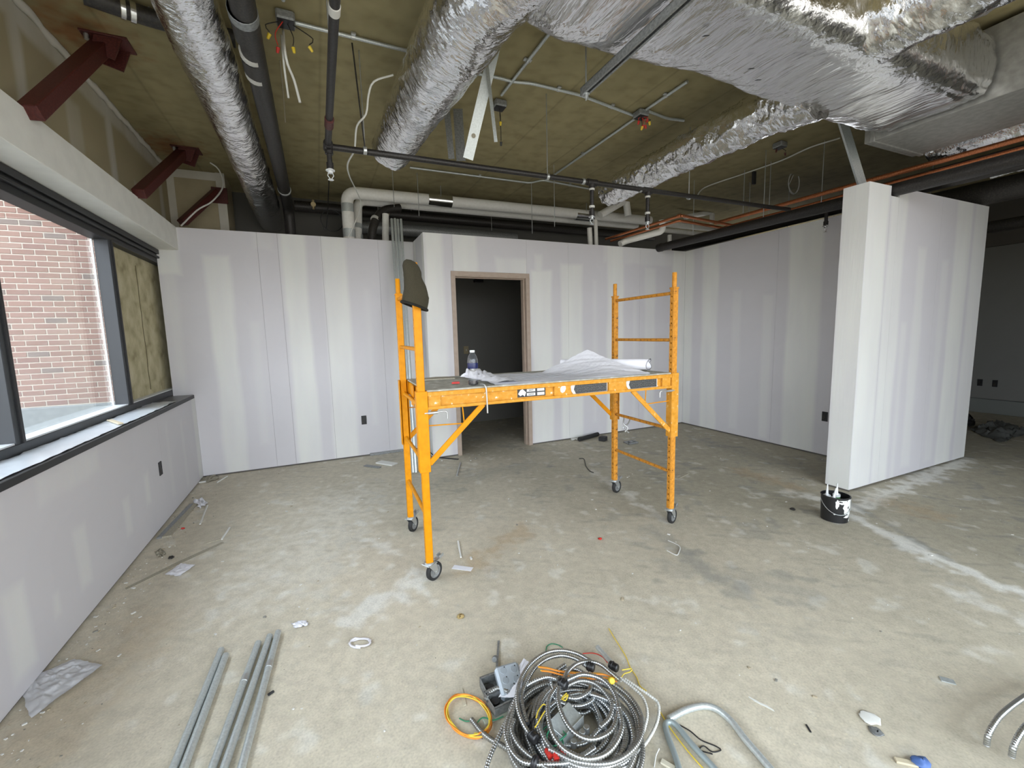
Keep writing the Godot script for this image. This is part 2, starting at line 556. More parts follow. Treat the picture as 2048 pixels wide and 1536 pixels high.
# concrete soffit: board-wide casting bands along z, rust blooms at the braces
func ceiling_tex() -> ImageTexture:
	var w := 720
	var h := 600
	var by := PackedByteArray()
	by.resize(w * h * 3)
	fn.seed = 101
	fn.frequency = 1.0
	for j in h:
		var z := -7.0 + 9.6 * (j + 0.5) / h
		for i in w:
			var x := -1.7 + 12.0 * (i + 0.5) / w
			var band := floorf((x + 1.7) / 0.62)
			var e := absf(fposmod((x + 1.7) / 0.62, 1.0) - 0.5)
			var f := 1.0 + 0.10 * sin(band * 12.9898) - (0.22 if e > 0.49 else 0.0)
			f += 0.09 * fn.get_noise_2d(x * 1.1, z * 0.6) + 0.10 * fn.get_noise_2d(x * 7.0, z * 3.0)
			var c := Vector3(0.30, 0.255, 0.133) * f
			for q in [Vector3(-1.138, 3.45, -3.847), Vector3(-1.119, 3.45, -5.6)]:
				var d := Vector2(x - q.x + 0.1, z - q.z - 0.05).length()
				c = c.lerp(Vector3(0.24, 0.10, 0.03), clampf(0.95 - d * 2.6 + 0.5 * fn.get_noise_2d(x * 9.0, z * 9.0), 0.0, 0.85))
			var sc := Color(c.x, c.y, c.z).linear_to_srgb()
			var k := (j * w + i) * 3
			by[k] = int(sc.r * 255.0); by[k + 1] = int(sc.g * 255.0); by[k + 2] = int(sc.b * 255.0)
	return img_tex(Image.create_from_data(w, h, false, Image.FORMAT_RGB8, by))

# bare slab: dusty, trodden, with gypsum trails where walls stood, rust and scuffs. Covers x -1.7..10.3, z -9..2.6
func floor_tex() -> ImageTexture:
	var w := 1000
	var h := 966
	var by := PackedByteArray()
	by.resize(w * h * 3)
	fn.seed = 207
	fn.frequency = 1.0
	# [from, to, half width, strength, tone 0 chalk 1 dark 2 rust]
	var trails := [
		[Vector3(3.856, 0, -2.374), Vector3(3.971, 0, -1.991), 0.10, 0.8, 0], [Vector3(3.757, 0, -1.879), Vector3(3.532, 0, -1.299), 0.06, 0.8, 0], [Vector3(3.532, 0, -1.299), Vector3(3.443, 0, -0.864), 0.07, 0.85, 0],
		[Vector3(3.95, 0, -1.943), Vector3(6.363, 0, -2.127), 0.09, 0.75, 0], [Vector3(4.029, 0, -2.021), Vector3(3.564, 0, -1.213), 0.03, 0.5, 1], [Vector3(3.153, 0, -1.061), Vector3(3.129, 0, -0.788), 0.05, 0.5, 0],
		[Vector3(0.053, 0, -2.312), Vector3(0.514, 0, -2.561), 0.09, 0.7, 0], [Vector3(0.252, 0, -3.213), Vector3(0.415, 0, -2.887), 0.05, 0.5, 0], [Vector3(2.187, 0, -2.396), Vector3(2.073, -0, -1.548), 0.10, 0.45, 1],
		[Vector3(1.986, 0, -1.947), Vector3(2.416, 0, -1.43), 0.14, 0.35, 1], [Vector3(2.608, 0, -3.793), Vector3(2.411, 0, -2.476), 0.05, 0.35, 0], [Vector3(0.807, 0, -2.544), Vector3(1.314, 0, -2.848), 0.10, 0.5, 2],
		[Vector3(4.349, 0, -1.851), Vector3(4.315, 0, -1.64), 0.16, 0.4, 2], [Vector3(3.988, 0, -3.036), Vector3(3.955, 0, -2.392), 0.11, 0.45, 2], [Vector3(1.156, 0, -4.215), Vector3(2.115, -0, -4.268), 0.18, 0.35, 1], [Vector3(2.015, 0, -5.657), Vector3(3.115, 0, -6.641), 0.25, 0.3, 1],
		[Vector3(4.633, 0, -4.144), Vector3(4.607, 0, -2.696), 0.16, 0.35, 1], [Vector3(-1.121, 0, -2.077), Vector3(-0.923, 0, -2.751), 0.2, 0.25, 2], [Vector3(-0.325, 0, -2.983), Vector3(0.172, 0, -4.127), 0.4, 0.25, 0]]
	for s in trails:
		var e: float = s[2] * 2.6
		s.append_array([minf(s[0].x, s[1].x) - e, maxf(s[0].x, s[1].x) + e, minf(s[0].z, s[1].z) - e, maxf(s[0].z, s[1].z) + e])
	for j in h:
		var z := -9.0 + 11.6 * (j + 0.5) / h
		var near_rows := trails.filter(func(s): return z > s[7] and z < s[8])
		for i in w:
			var x := -1.7 + 12.0 * (i + 0.5) / w
			var n1 := fn.get_noise_2d(x * 0.45, z * 0.45)
			var n2 := fn.get_noise_2d(x * 1.7 + 20.0, z * 1.7)
			var n3 := fn.get_noise_2d(x * 7.0, z * 7.0 + 33.0)
			var worn := clampf((x - 0.6) * 0.22 + n1 * 0.5 - (z + 1.2) * 0.10, 0.0, 1.0)
			var c := Vector3(0.645, 0.585, 0.475).lerp(Vector3(0.415, 0.38, 0.298), worn)
			c *= 1.0 + 0.08 * n2 + 0.08 * n3
			c = c.lerp(Vector3(0.26, 0.26, 0.24), clampf((n2 + n3 * 0.7 - 0.30) * 1.1, 0.0, 0.42) * (0.35 + worn))
			c = c.lerp(Vector3(0.80, 0.79, 0.74), clampf((fn.get_noise_2d(x * 3.1, z * 3.1 + 91.0) + n3 * 0.6 - 0.40) * 1.5, 0.0, 0.42))
			c = c.lerp(Vector3(0.25, 0.245, 0.22), clampf((fn.get_noise_2d((x + z * 0.7) * 1.6, (x * 0.7 - z) * 9.0) + n2 * 0.4 - 0.34) * 1.4, 0.0, 0.34) * (0.4 + worn))
			for s in near_rows:
				if x < s[5] or x > s[6]: continue
				var a: Vector3 = s[0]
				var ab: Vector3 = s[1] - a
				var t := clampf(((x - a.x) * ab.x + (z - a.z) * ab.z) / maxf(ab.x * ab.x + ab.z * ab.z, 1e-4), 0.0, 1.0)
				var dx := x - a.x - ab.x * t
				var dz := z - a.z - ab.z * t
				var d := sqrt(dx * dx + dz * dz)
				if d > s[2] * 2.6: continue
				var g: float = clampf((1.25 - d / s[2] + n3 * 1.3 + n2 * 0.5), 0.0, 1.0) * s[4 - 1]
				var tc: Vector3 = [Vector3(0.82, 0.81, 0.77), Vector3(0.27, 0.27, 0.25), Vector3(0.46, 0.33, 0.19)][s[4]]
				c = c.lerp(tc, g)
			var q := Color(c.x, c.y, c.z).linear_to_srgb()
			var k := (j * w + i) * 3
			by[k] = int(q.r * 255.0); by[k + 1] = int(q.g * 255.0); by[k + 2] = int(q.b * 255.0)
	return img_tex(Image.create_from_data(w, h, false, Image.FORMAT_RGB8, by))

func floor_detail() -> ImageTexture:
	var s := 1024
	var by := PackedByteArray()
	by.resize(s * s * 3)
	var f1 := FastNoiseLite.new()
	f1.seed = 5
	f1.frequency = 0.02
	f1.fractal_octaves = 5
	var im1 := f1.get_seamless_image(s, s)
	f1.seed = 9
	f1.frequency = 0.11
	f1.fractal_octaves = 3
	var im2 := f1.get_seamless_image(s, s)
	f1.seed = 21
	f1.frequency = 0.03
	f1.fractal_type = FastNoiseLite.FRACTAL_RIDGED
	f1.fractal_octaves = 4
	var im3 := f1.get_seamless_image(s, s)
	var a := im1.get_data()
	var b := im2.get_data()
	var c := im3.get_data()
	for k in s * s:
		var v := 0.90 + (a[k] - 128) / 128.0 * 0.10 + (b[k] - 128) / 128.0 * 0.11
		if c[k] > 200: v -= (c[k] - 200) / 55.0 * 0.16 * (a[k] / 160.0)
		if c[k] < 60: v += (60 - c[k]) / 60.0 * 0.10
		if b[k] > 205: v += 0.10
		if b[k] < 48: v -= 0.10
		var q := clampi(int(pow(clampf(v, 0.0, 1.0), 1.0 / 2.2) * 255.0), 0, 255)
		by[k * 3] = q; by[k * 3 + 1] = q; by[k * 3 + 2] = int(q * 0.99)
	# stray crumbs and scratches
	var r := RandomNumberGenerator.new()
	r.seed = 3
	for i in 520:
		var cx := r.randi_range(4, s - 5)
		var cy := r.randi_range(4, s - 5)
		var val := 255 if r.randf() < 0.8 else 170
		var rad := 0 if val < 200 else r.randi_range(0, 2)
		for y in range(-rad, rad + 1):
			for x in range(-rad, rad + 1):
				if x * x + y * y > rad * rad + 1: continue
				var k := ((cy + y) * s + cx + x) * 3
				by[k] = val; by[k + 1] = val; by[k + 2] = int(val * 0.97)
	return img_tex(Image.create_from_data(s, s, false, Image.FORMAT_RGB8, by))

# ---------------------------------------------------------------- the room
func build_shell() -> void:
	var m := Msh.new()
	# floor slab: top face carries the slab picture (uv in metres over the whole slab)
	m.box(Vector3(4.3, -0.08, -3.2), Vector3(12.0, 0.14, 11.6), 0.0)
	var fl := struct("floor", m, M.board_back, "bare dusty concrete floor slab with chalky trails and scuffs", "floor")
	var top := slab_top(-1.7, 10.3, -9.0, 2.6, 0.0, Vector3.UP, 1.5)
	obj("slab_surface", top, M.floor, fl)
	m = Msh.new()
	m.box(Vector3(4.3, CEIL + 0.11, -3.2), Vector3(12.0, 0.2, 11.6), 0.0)
	var ce := struct("ceiling", m, M.board_back, "brown bare concrete ceiling slab with casting bands", "ceiling")
	obj("slab_surface", slab_top(-1.7, 10.3, -7.0, 2.6, CEIL, Vector3.DOWN, 3.0), M.ceiling, ce)
	# left wall below the window
	var t := wall_tex(8.0, 0.9, [[0.0, 0.16, 0, 1, 0.8], [0.55, 0.62, 0.1, 0.75, 0.3], [0.98, 1.06, 0.15, 0.8, 0.25], [1.55, 1.65, 0.28, 0.52, 0.55], [1.95, 2.03, 0.22, 0.45, 0.5], [2.55, 2.66, 0.18, 0.5, 0.6], [2.28, 2.9, 0.74, 0.88, 0.35], [3.15, 3.5, 0.70, 0.86, 0.3], [3.1, 3.24, 0.1, 0.48, 0.7], [2.86, 2.92, 0.18, 0.3, 0.6]], 3)
	panel_wall("wall_left", "low lavender drywall below the window with pale compound patches", Vector3(-1.254, 0, -5.61), Vector3(0, 0, 1), Vector3(1, 0, 0), 8.0, 0.9, 0.30, [1.22, 3.66, 6.1], t)
	# boxed soffit over the window, and the tan wall above it
	m = Msh.new()
	m.box(Vector3(-1.345, 2.565, -1.6), Vector3(0.19, 0.235, 8.02), 0.003)
	struct("wall_left_soffit", m, mudded(Vector3(0.74, 0.735, 0.68)), "boxed drywall soffit running over the window head")
	var up := wall_tex(9.3, 0.79, [[0, 9.3, 0.64, 0.79, 0.9], [0.9, 1.02, 0, 0.7, 0.8], [2.13, 2.25, 0, 0.7, 0.9], [3.35, 3.45, 0, 0.7, 0.9], [1.5, 1.75, 0.2, 0.3, 0.5], [2.7, 2.9, 0.05, 0.5, 0.5], [0.0, 0.1, 0, 0.8, 0.8]], 8, 70.0, Vector3(0.36, 0.31, 0.19), Vector3(0.52, 0.50, 0.43))
	panel_wall("wall_left_upper", "tan drywall strip between window soffit and concrete ceiling", Vector3(-1.42, 2.68, -6.9), Vector3(0, 0, 1), Vector3(1, 0, 0), 9.3, 0.77, 0.2, [2.2, 4.64], up)
	# ragged bead of compound where that wall meets the slab
	m = Msh.new()
	fn.seed = 15
	var pth := []
	var rad := []
	for i in 150:
		var z := -6.85 + i * 0.06
		pth.append(Vector3(-1.405 + 0.012 * fn.get_noise_1d(z * 4.0), CEIL - 0.015 + 0.012 * fn.get_noise_1d(z * 5.0 + 50.0), z))
		rad.append(0.022 + 0.014 * fn.get_noise_1d(z * 7.0 + 9.0))
	m.tube(pth, rad, 7)
	struct("trim_1", m, mudded(Vector3(0.52, 0.50, 0.44)), "ragged bead of dried compound along the ceiling joint", "trim")
	# drywall bulkhead above the far left corner
	m = Msh.new()
	m.box(Vector3(-1.14, 3.06, -6.45), Vector3(0.556, 0.775, 0.5), 0.004)
	var bk := struct("wall_bulkhead", m, mudded(Vector3(0.36, 0.31, 0.20)), "tan drywall bulkhead above the far left corner")
	m = Msh.new()
	m.box(Vector3(-0.905, 3.06, -6.196), Vector3(0.09, 0.79, 0.006), 0.001)
	m.box(Vector3(-1.15, 3.40, -6.196), Vector3(0.4, 0.09, 0.006), 0.001)
	m.box(Vector3(-1.385, 3.06, -6.196), Vector3(0.07, 0.79, 0.006), 0.001)
	obj("joint_tape", m, mudded(Vector3(0.55, 0.53, 0.46)), bk)
	# back wall, left part (stands 0.56 m further back), jog, right part with the doorway
	t = wall_tex(2.63, HP, [[0.0, 0.17, 0, 0.9, 0.95], [0.0, 0.19, 2.2, 2.7, 0.9], [0.04, 0.14, 0.8, 2.3, 0.35], [0.40, 0.62, 0, 2.4, 0.9], [0.76, 0.86, 0.3, 1.7, 0.25], [1.14, 1.38, 0, 2.68, 0.95], [1.55, 1.82, 0, 2.68, 0.85], [0.86, 1.05, 2.5, 2.68, 0.3], [2.3, 2.63, 0, 2.68, 0.5], [2.0, 2.06, 0.4, 2.1, 0.25]], 21)
	panel_wall("wall_back", "lavender drywall partition left of the jog with pale taped joints", Vector3(-1.44, 0, -5.61), Vector3(1, 0, 0), Vector3(0, 0, 1), 2.63, HP, 0.12, [0.91, 1.11, 1.557, 2.199], t)
	t = wall_tex(0.56, HP, [[0.0, 0.12, 0, 2.7, 0.7], [0.46, 0.6, 0, 2.7, 0.9]], 22, 90.0, Vector3(0.55, 0.55, 0.56))
	panel_wall("wall_jog", "narrow drywall return where the back wall steps forward", Vector3(1.19, 0, -5.61), Vector3(0, 0, 1), Vector3(-1, 0, 0), 0.56, HP, 0.12, [], t)
	t = wall_tex(0.31, HP, [[0.0, 0.2, 0, 2.7, 0.95]], 23)
	panel_wall("wall_back_left_pier", "drywall pier between the jog and the door frame", Vector3(1.19, 0, -5.05), Vector3(1, 0, 0), Vector3(0, 0, 1), 0.345, HP, 0.12, [], t)
	t = wall_tex(0.98, 0.44, [[0.0, 0.3, 0, 0.5, 0.9], [0.55, 0.98, -1, 0.2, 0.6]], 24)
	panel_wall("wall_back_over_door", "drywall strip above the door frame", Vector3(1.535, 2.24, -5.05), Vector3(1, 0, 0), Vector3(0, 0, 1), 0.98, 0.44, 0.12, [], t)
	t = wall_tex(2.723, HP, [[0.06, 0.36, 0, 2.3, 0.9], [0.50, 0.84, 0, 2.4, 0.95], [0.12, 0.22, 2.2, 2.5, 0.6], [1.26, 1.54, 0, 2.68, 0.95], [1.02, 1.08, 0.2, 2.2, 0.3], [1.94, 2.13, 0, 2.4, 0.6], [1.72, 1.78, 0.2, 2.0, 0.3], [2.46, 2.8, 0, 2.7, 0.95], [1.2, 2.8, 2.45, 2.68, 0.4]], 25)
	panel_wall("wall_back_right", "lavender drywall right of the doorway with taped joints", Vector3(2.515, 0, -5.05), Vector3(1, 0, 0), Vector3(0, 0, 1), 2.723, HP, 0.12, [0.62, 1.84], t)
	# right wall and its stub return
	t = wall_tex(2.69, HP, [[2.53, 2.7, 0, 2.7, 0.9], [2.08, 2.35, 0, 2.7, 0.95], [1.71, 1.83, 0.1, 2.0, 0.35], [1.25, 1.39, 0.05, 1.9, 0.5], [0.70, 1.08, 0, 2.7, 0.95], [0.0, 0.2, 0, 2.7, 0.5]], 31)
	panel_wall("wall_right", "lavender drywall side wall behind the scaffold with pale joints", Vector3(5.238, 0, -2.36), Vector3(0, 0, -1), Vector3(-1, 0, 0), 2.69, HP, 0.12, [1.22], t)
	t = wall_tex(2.164, HP, [[0.0, 0.31, 0, 2.7, 0.95], [0.34, 0.60, 0, 2.7, 0.8], [0.84, 1.0, 0.1, 2.2, 0.5], [1.3, 1.42, 0.1, 2.1, 0.4], [1.52, 1.82, 0, 2.7, 0.9], [1.88, 2.2, 0, 2.7, 0.7], [0.66, 0.74, 0, 1.5, 0.4]], 33)
	panel_wall("wall_stub", "free-standing drywall stub wall with vertical compound bands", Vector3(4.276, 0, -2.163), Vector3(1, 0, 0), Vector3(0, 0, 1), 2.164, HP, 0.197, [0.33, 0.462, 1.22], t, {1: 2.598})
	t = wall_tex(0.197, HP, [[0, 0.2, 0, 2.7, 0.9]], 34)
	panel_wall("wall_stub_end", "narrow end face of the drywall stub wall", Vector3(4.275, 0, -2.361), Vector3(0, 0, 1), Vector3(-1, 0, 0), 0.198, HP, 0.014, [], t)
	t = wall_tex(4.6, HP, [[1.0, 1.3, 0, 2.7, 0.6], [2.2, 2.5, 0, 2.7, 0.6], [3.4, 3.7, 0, 2.7, 0.6]], 35)
	panel_wall("wall_beyond", "shaded drywall wall closing the bay beyond the stub", Vector3(5.36, 0, -5.05), Vector3(1, 0, 0), Vector3(0, 0, 1), 4.6, HP, 0.12, [1.22, 2.44, 3.66], t)
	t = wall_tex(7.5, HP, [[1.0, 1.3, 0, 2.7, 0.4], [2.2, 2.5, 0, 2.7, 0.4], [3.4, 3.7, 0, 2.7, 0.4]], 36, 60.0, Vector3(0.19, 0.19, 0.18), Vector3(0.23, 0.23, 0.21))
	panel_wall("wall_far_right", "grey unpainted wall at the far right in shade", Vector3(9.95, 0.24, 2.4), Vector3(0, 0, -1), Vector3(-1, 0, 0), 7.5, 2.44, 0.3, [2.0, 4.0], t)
	m = Msh.new()
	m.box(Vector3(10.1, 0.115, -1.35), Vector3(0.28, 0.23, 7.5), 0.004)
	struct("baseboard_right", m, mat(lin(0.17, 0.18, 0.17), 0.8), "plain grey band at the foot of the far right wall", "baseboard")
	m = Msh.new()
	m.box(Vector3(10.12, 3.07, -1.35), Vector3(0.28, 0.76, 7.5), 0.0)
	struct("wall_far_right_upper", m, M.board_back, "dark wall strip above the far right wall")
	# end wall far behind the partitions (also the back of the room beyond the door)
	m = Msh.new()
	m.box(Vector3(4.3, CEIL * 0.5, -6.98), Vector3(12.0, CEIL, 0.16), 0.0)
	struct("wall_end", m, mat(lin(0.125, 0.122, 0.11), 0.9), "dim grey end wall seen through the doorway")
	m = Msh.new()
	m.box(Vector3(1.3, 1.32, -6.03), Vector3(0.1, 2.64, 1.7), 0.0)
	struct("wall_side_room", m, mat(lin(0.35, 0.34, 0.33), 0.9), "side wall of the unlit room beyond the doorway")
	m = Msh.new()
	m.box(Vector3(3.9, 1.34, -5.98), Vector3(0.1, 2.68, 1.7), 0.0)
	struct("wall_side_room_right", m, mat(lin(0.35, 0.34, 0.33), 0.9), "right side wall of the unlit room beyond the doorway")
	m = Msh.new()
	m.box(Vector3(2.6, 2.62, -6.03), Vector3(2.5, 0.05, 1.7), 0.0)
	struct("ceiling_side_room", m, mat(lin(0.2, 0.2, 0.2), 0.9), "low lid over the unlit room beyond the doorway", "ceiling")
	# rear wall behind the camera: glazed shopfront
	m = Msh.new()
	m.box(Vector3(-1.4, 1.72, 1.5), Vector3(0.4, 3.45, 0.2), 0.0)
	m.box(Vector3(7.35, 1.72, 1.5), Vector3(5.5, 3.45, 0.2), 0.0)
	m.box(Vector3(2.65, 3.32, 1.5), Vector3(7.7, 0.26, 0.2), 0.0)
	m.box(Vector3(2.65, 0.05, 1.5), Vector3(7.7, 0.1, 0.2), 0.0)
	struct("wall_rear", m, mudded(Vector3(0.6, 0.58, 0.55)), "rear wall round the shopfront glazing")
	struct("window_2", rear_frame(), M.frame, "dark shopfront framing in the open front behind the viewpoint", "window")
	# outlet boxes in the walls
	outlet(Vector3(0.464, 0.465, -5.61), Vector3(0, 0, 1), "black outlet box cut into the back wall left of the scaffold")
	outlet(Vector3(-1.254, 0.469, -4.322), Vector3(1, 0, 0), "black outlet box in the low wall under the window")
	outlet(Vector3(5.238, 0.464, -2.937), Vector3(-1, 0, 0), "black outlet box in the side wall beside the stub wall")
	outlet(Vector3(9.95, 0.498, -3.241), Vector3(-1, 0, 0), "left one of two black outlet boxes on the far dark wall")
	outlet(Vector3(9.95, 0.498, -3.068), Vector3(-1, 0, 0), "right one of two black outlet boxes on the far dark wall")
	var sw := thing("switch_plate", "tan switch plate on the dim wall seen through the doorway", "switch", Vector3(2.265, 1.242, -6.9))
	m = Msh.new()
	m.box(Vector3(0, 0, 0.004), Vector3(0.085, 0.13, 0.008), 0.003)
	obj("plate", m, mat(lin(0.20, 0.16, 0.08), 0.5), sw)
	m = Msh.new()
	m.box(Vector3(0, 0, 0.011), Vector3(0.012, 0.028, 0.012), 0.002)
	obj("toggle", m, M.tape_white, sw)
	m = Msh.new()
	m.box(Vector3(2.515, 2.38, -6.86), Vector3(0.16, 0.05, 0.07), 0.006)
	solo("wall_sensor", m, M.black_plastic, "small black box high on the wall seen through the doorway", "sensor")
	door_frame()

func mudded(c: Vector3) -> StandardMaterial3D:
	return noisy(0.02, int(c.x * 500.0), [[0.0, lin(c.x * 0.95, c.y * 0.95, c.z * 0.95)], [1.0, lin(c.x * 1.05, c.y * 1.05, c.z * 1.05)]], 1.2, 0.85)

func glass() -> StandardMaterial3D:
	if not M.has("glass"):
		M.glass = mat(Color(0.93, 0.97, 0.96, 0.06), 0.02)
		M.glass.transparency = BaseMaterial3D.TRANSPARENCY_ALPHA
	return M.glass

func slab_top(x0: float, x1: float, z0: float, z1: float, y: float, nn: Vector3, per: float) -> ArrayMesh:
	var a := []
	a.resize(Mesh.ARRAY_MAX)
	var v := PackedVector3Array([Vector3(x0, y, z0), Vector3(x1, y, z0), Vector3(x1, y, z1), Vector3(x0, y, z1)])
	a[Mesh.ARRAY_VERTEX] = v
	a[Mesh.ARRAY_NORMAL] = PackedVector3Array([nn, nn, nn, nn])
	a[Mesh.ARRAY_TEX_UV] = PackedVector2Array([Vector2(0, 0), Vector2(1, 0), Vector2(1, 1), Vector2(0, 1)])
	a[Mesh.ARRAY_TEX_UV2] = PackedVector2Array([Vector2(0, 0), Vector2((x1 - x0) / per, 0), Vector2((x1 - x0) / per, (z1 - z0) / per), Vector2(0, (z1 - z0) / per)])
	a[Mesh.ARRAY_INDEX] = PackedInt32Array([0, 1, 2, 0, 2, 3] if nn.y > 0.0 else [0, 2, 1, 0, 3, 2])
	var m := ArrayMesh.new()
	m.add_surface_from_arrays(Mesh.PRIMITIVE_TRIANGLES, a)
	return m

func rear_frame() -> Msh:
	var m := Msh.new()
	for i in 4: m.box(Vector3(-1.13 + 1.9 * i, 1.64, 1.5), Vector3(0.06, 3.1, 0.12), 0.004)
	for y in [0.12, 3.17]: m.box(Vector3(1.72, y, 1.5), Vector3(5.76, 0.06, 0.12), 0.004)
	return m

func outlet(at: Vector3, nn: Vector3, label: String) -> void:
	var o := thing("outlet_box", label, "outlet", at)
	o.basis = Basis(Vector3.UP.cross(nn), Vector3.UP, nn)
	var m := Msh.new()
	for s in [-1, 1]:
		m.box(Vector3(s * 0.028, 0, 0.001), Vector3(0.004, 0.11, 0.012), 0.0005)
		m.box(Vector3(0, s * 0.053, 0.001), Vector3(0.06, 0.004, 0.012), 0.0005)
	obj("rim", m, M.steel_dark, o)
	m = Msh.new()
	m.box(Vector3(0, 0, 0.002), Vector3(0.052, 0.102, 0.004), 0.0)
	obj("back", m, M.frame_edge, o)
	m = Msh.new()
	m.box(Vector3(-0.008, -0.01, 0.006), Vector3(0.026, 0.05, 0.006), 0.002)
	obj("folded_wire", m, M.cast_iron, o)

func door_frame() -> void:
	var fm := noisy(0.02, 91, [[0.0, lin(0.36, 0.28, 0.22)], [1.0, lin(0.42, 0.335, 0.27)]], 2.0, 0.55)
	var d := Node3D.new()
	d.name = "door_1"
	add_child(d)
	tag(d, "taupe hollow metal door frame round the dark open doorway", "door frame", "", "structure")
	var x0 := 1.502
	var x1 := 2.546
	var y1 := 2.256
	for s in 2:
		var sg := 1.0 if s == 0 else -1.0
		var xe := x0 if s == 0 else x1
		var m := Msh.new()
		# stepped section swept up the jamb
		var sec := [Vector2(0, 0.012), Vector2(0.052, 0.012), Vector2(0.052, -0.045), Vector2(0.068, -0.045), Vector2(0.068, -0.10), Vector2(0.052, -0.10), Vector2(0.052, -0.15), Vector2(0, -0.15), Vector2(0, -0.135), Vector2(0.034, -0.125), Vector2(0.034, 0.0), Vector2(0, 0.0)]
		for k in sec.size():
			var a: Vector2 = sec[k]
			var b: Vector2 = sec[(k + 1) % sec.size()]
			var e := (b - a).normalized()
			var nn := Vector3(e.y * -sg, 0, e.x) * (1.0 if s == 0 else 1.0)
			nn = Vector3(sg * -e.y, 0, e.x)
			m.quad(Vector3(xe + sg * a.x, 0, -5.05 + a.y), Vector3(xe + sg * b.x, 0, -5.05 + b.y), Vector3(xe + sg * b.x, y1 - 0.052, -5.05 + b.y), Vector3(xe + sg * a.x, y1 - 0.052, -5.05 + a.y), nn)
		obj("jamb", m, fm, d)
	var h := Msh.new()
	h.box(Vector3((x0 + x1) * 0.5, y1 - 0.026, -5.044), Vector3(x1 - x0, 0.052, 0.012), 0.002)
	h.box(Vector3((x0 + x1) * 0.5, y1 - 0.056, -5.12), Vector3(x1 - x0 - 0.10, 0.012, 0.15), 0.002)
	h.box(Vector3((x0 + x1) * 0.5, y1 - 0.062, -5.122), Vector3(x1 - x0 - 0.10, 0.02, 0.055), 0.002)
	obj("head", h, fm, d)

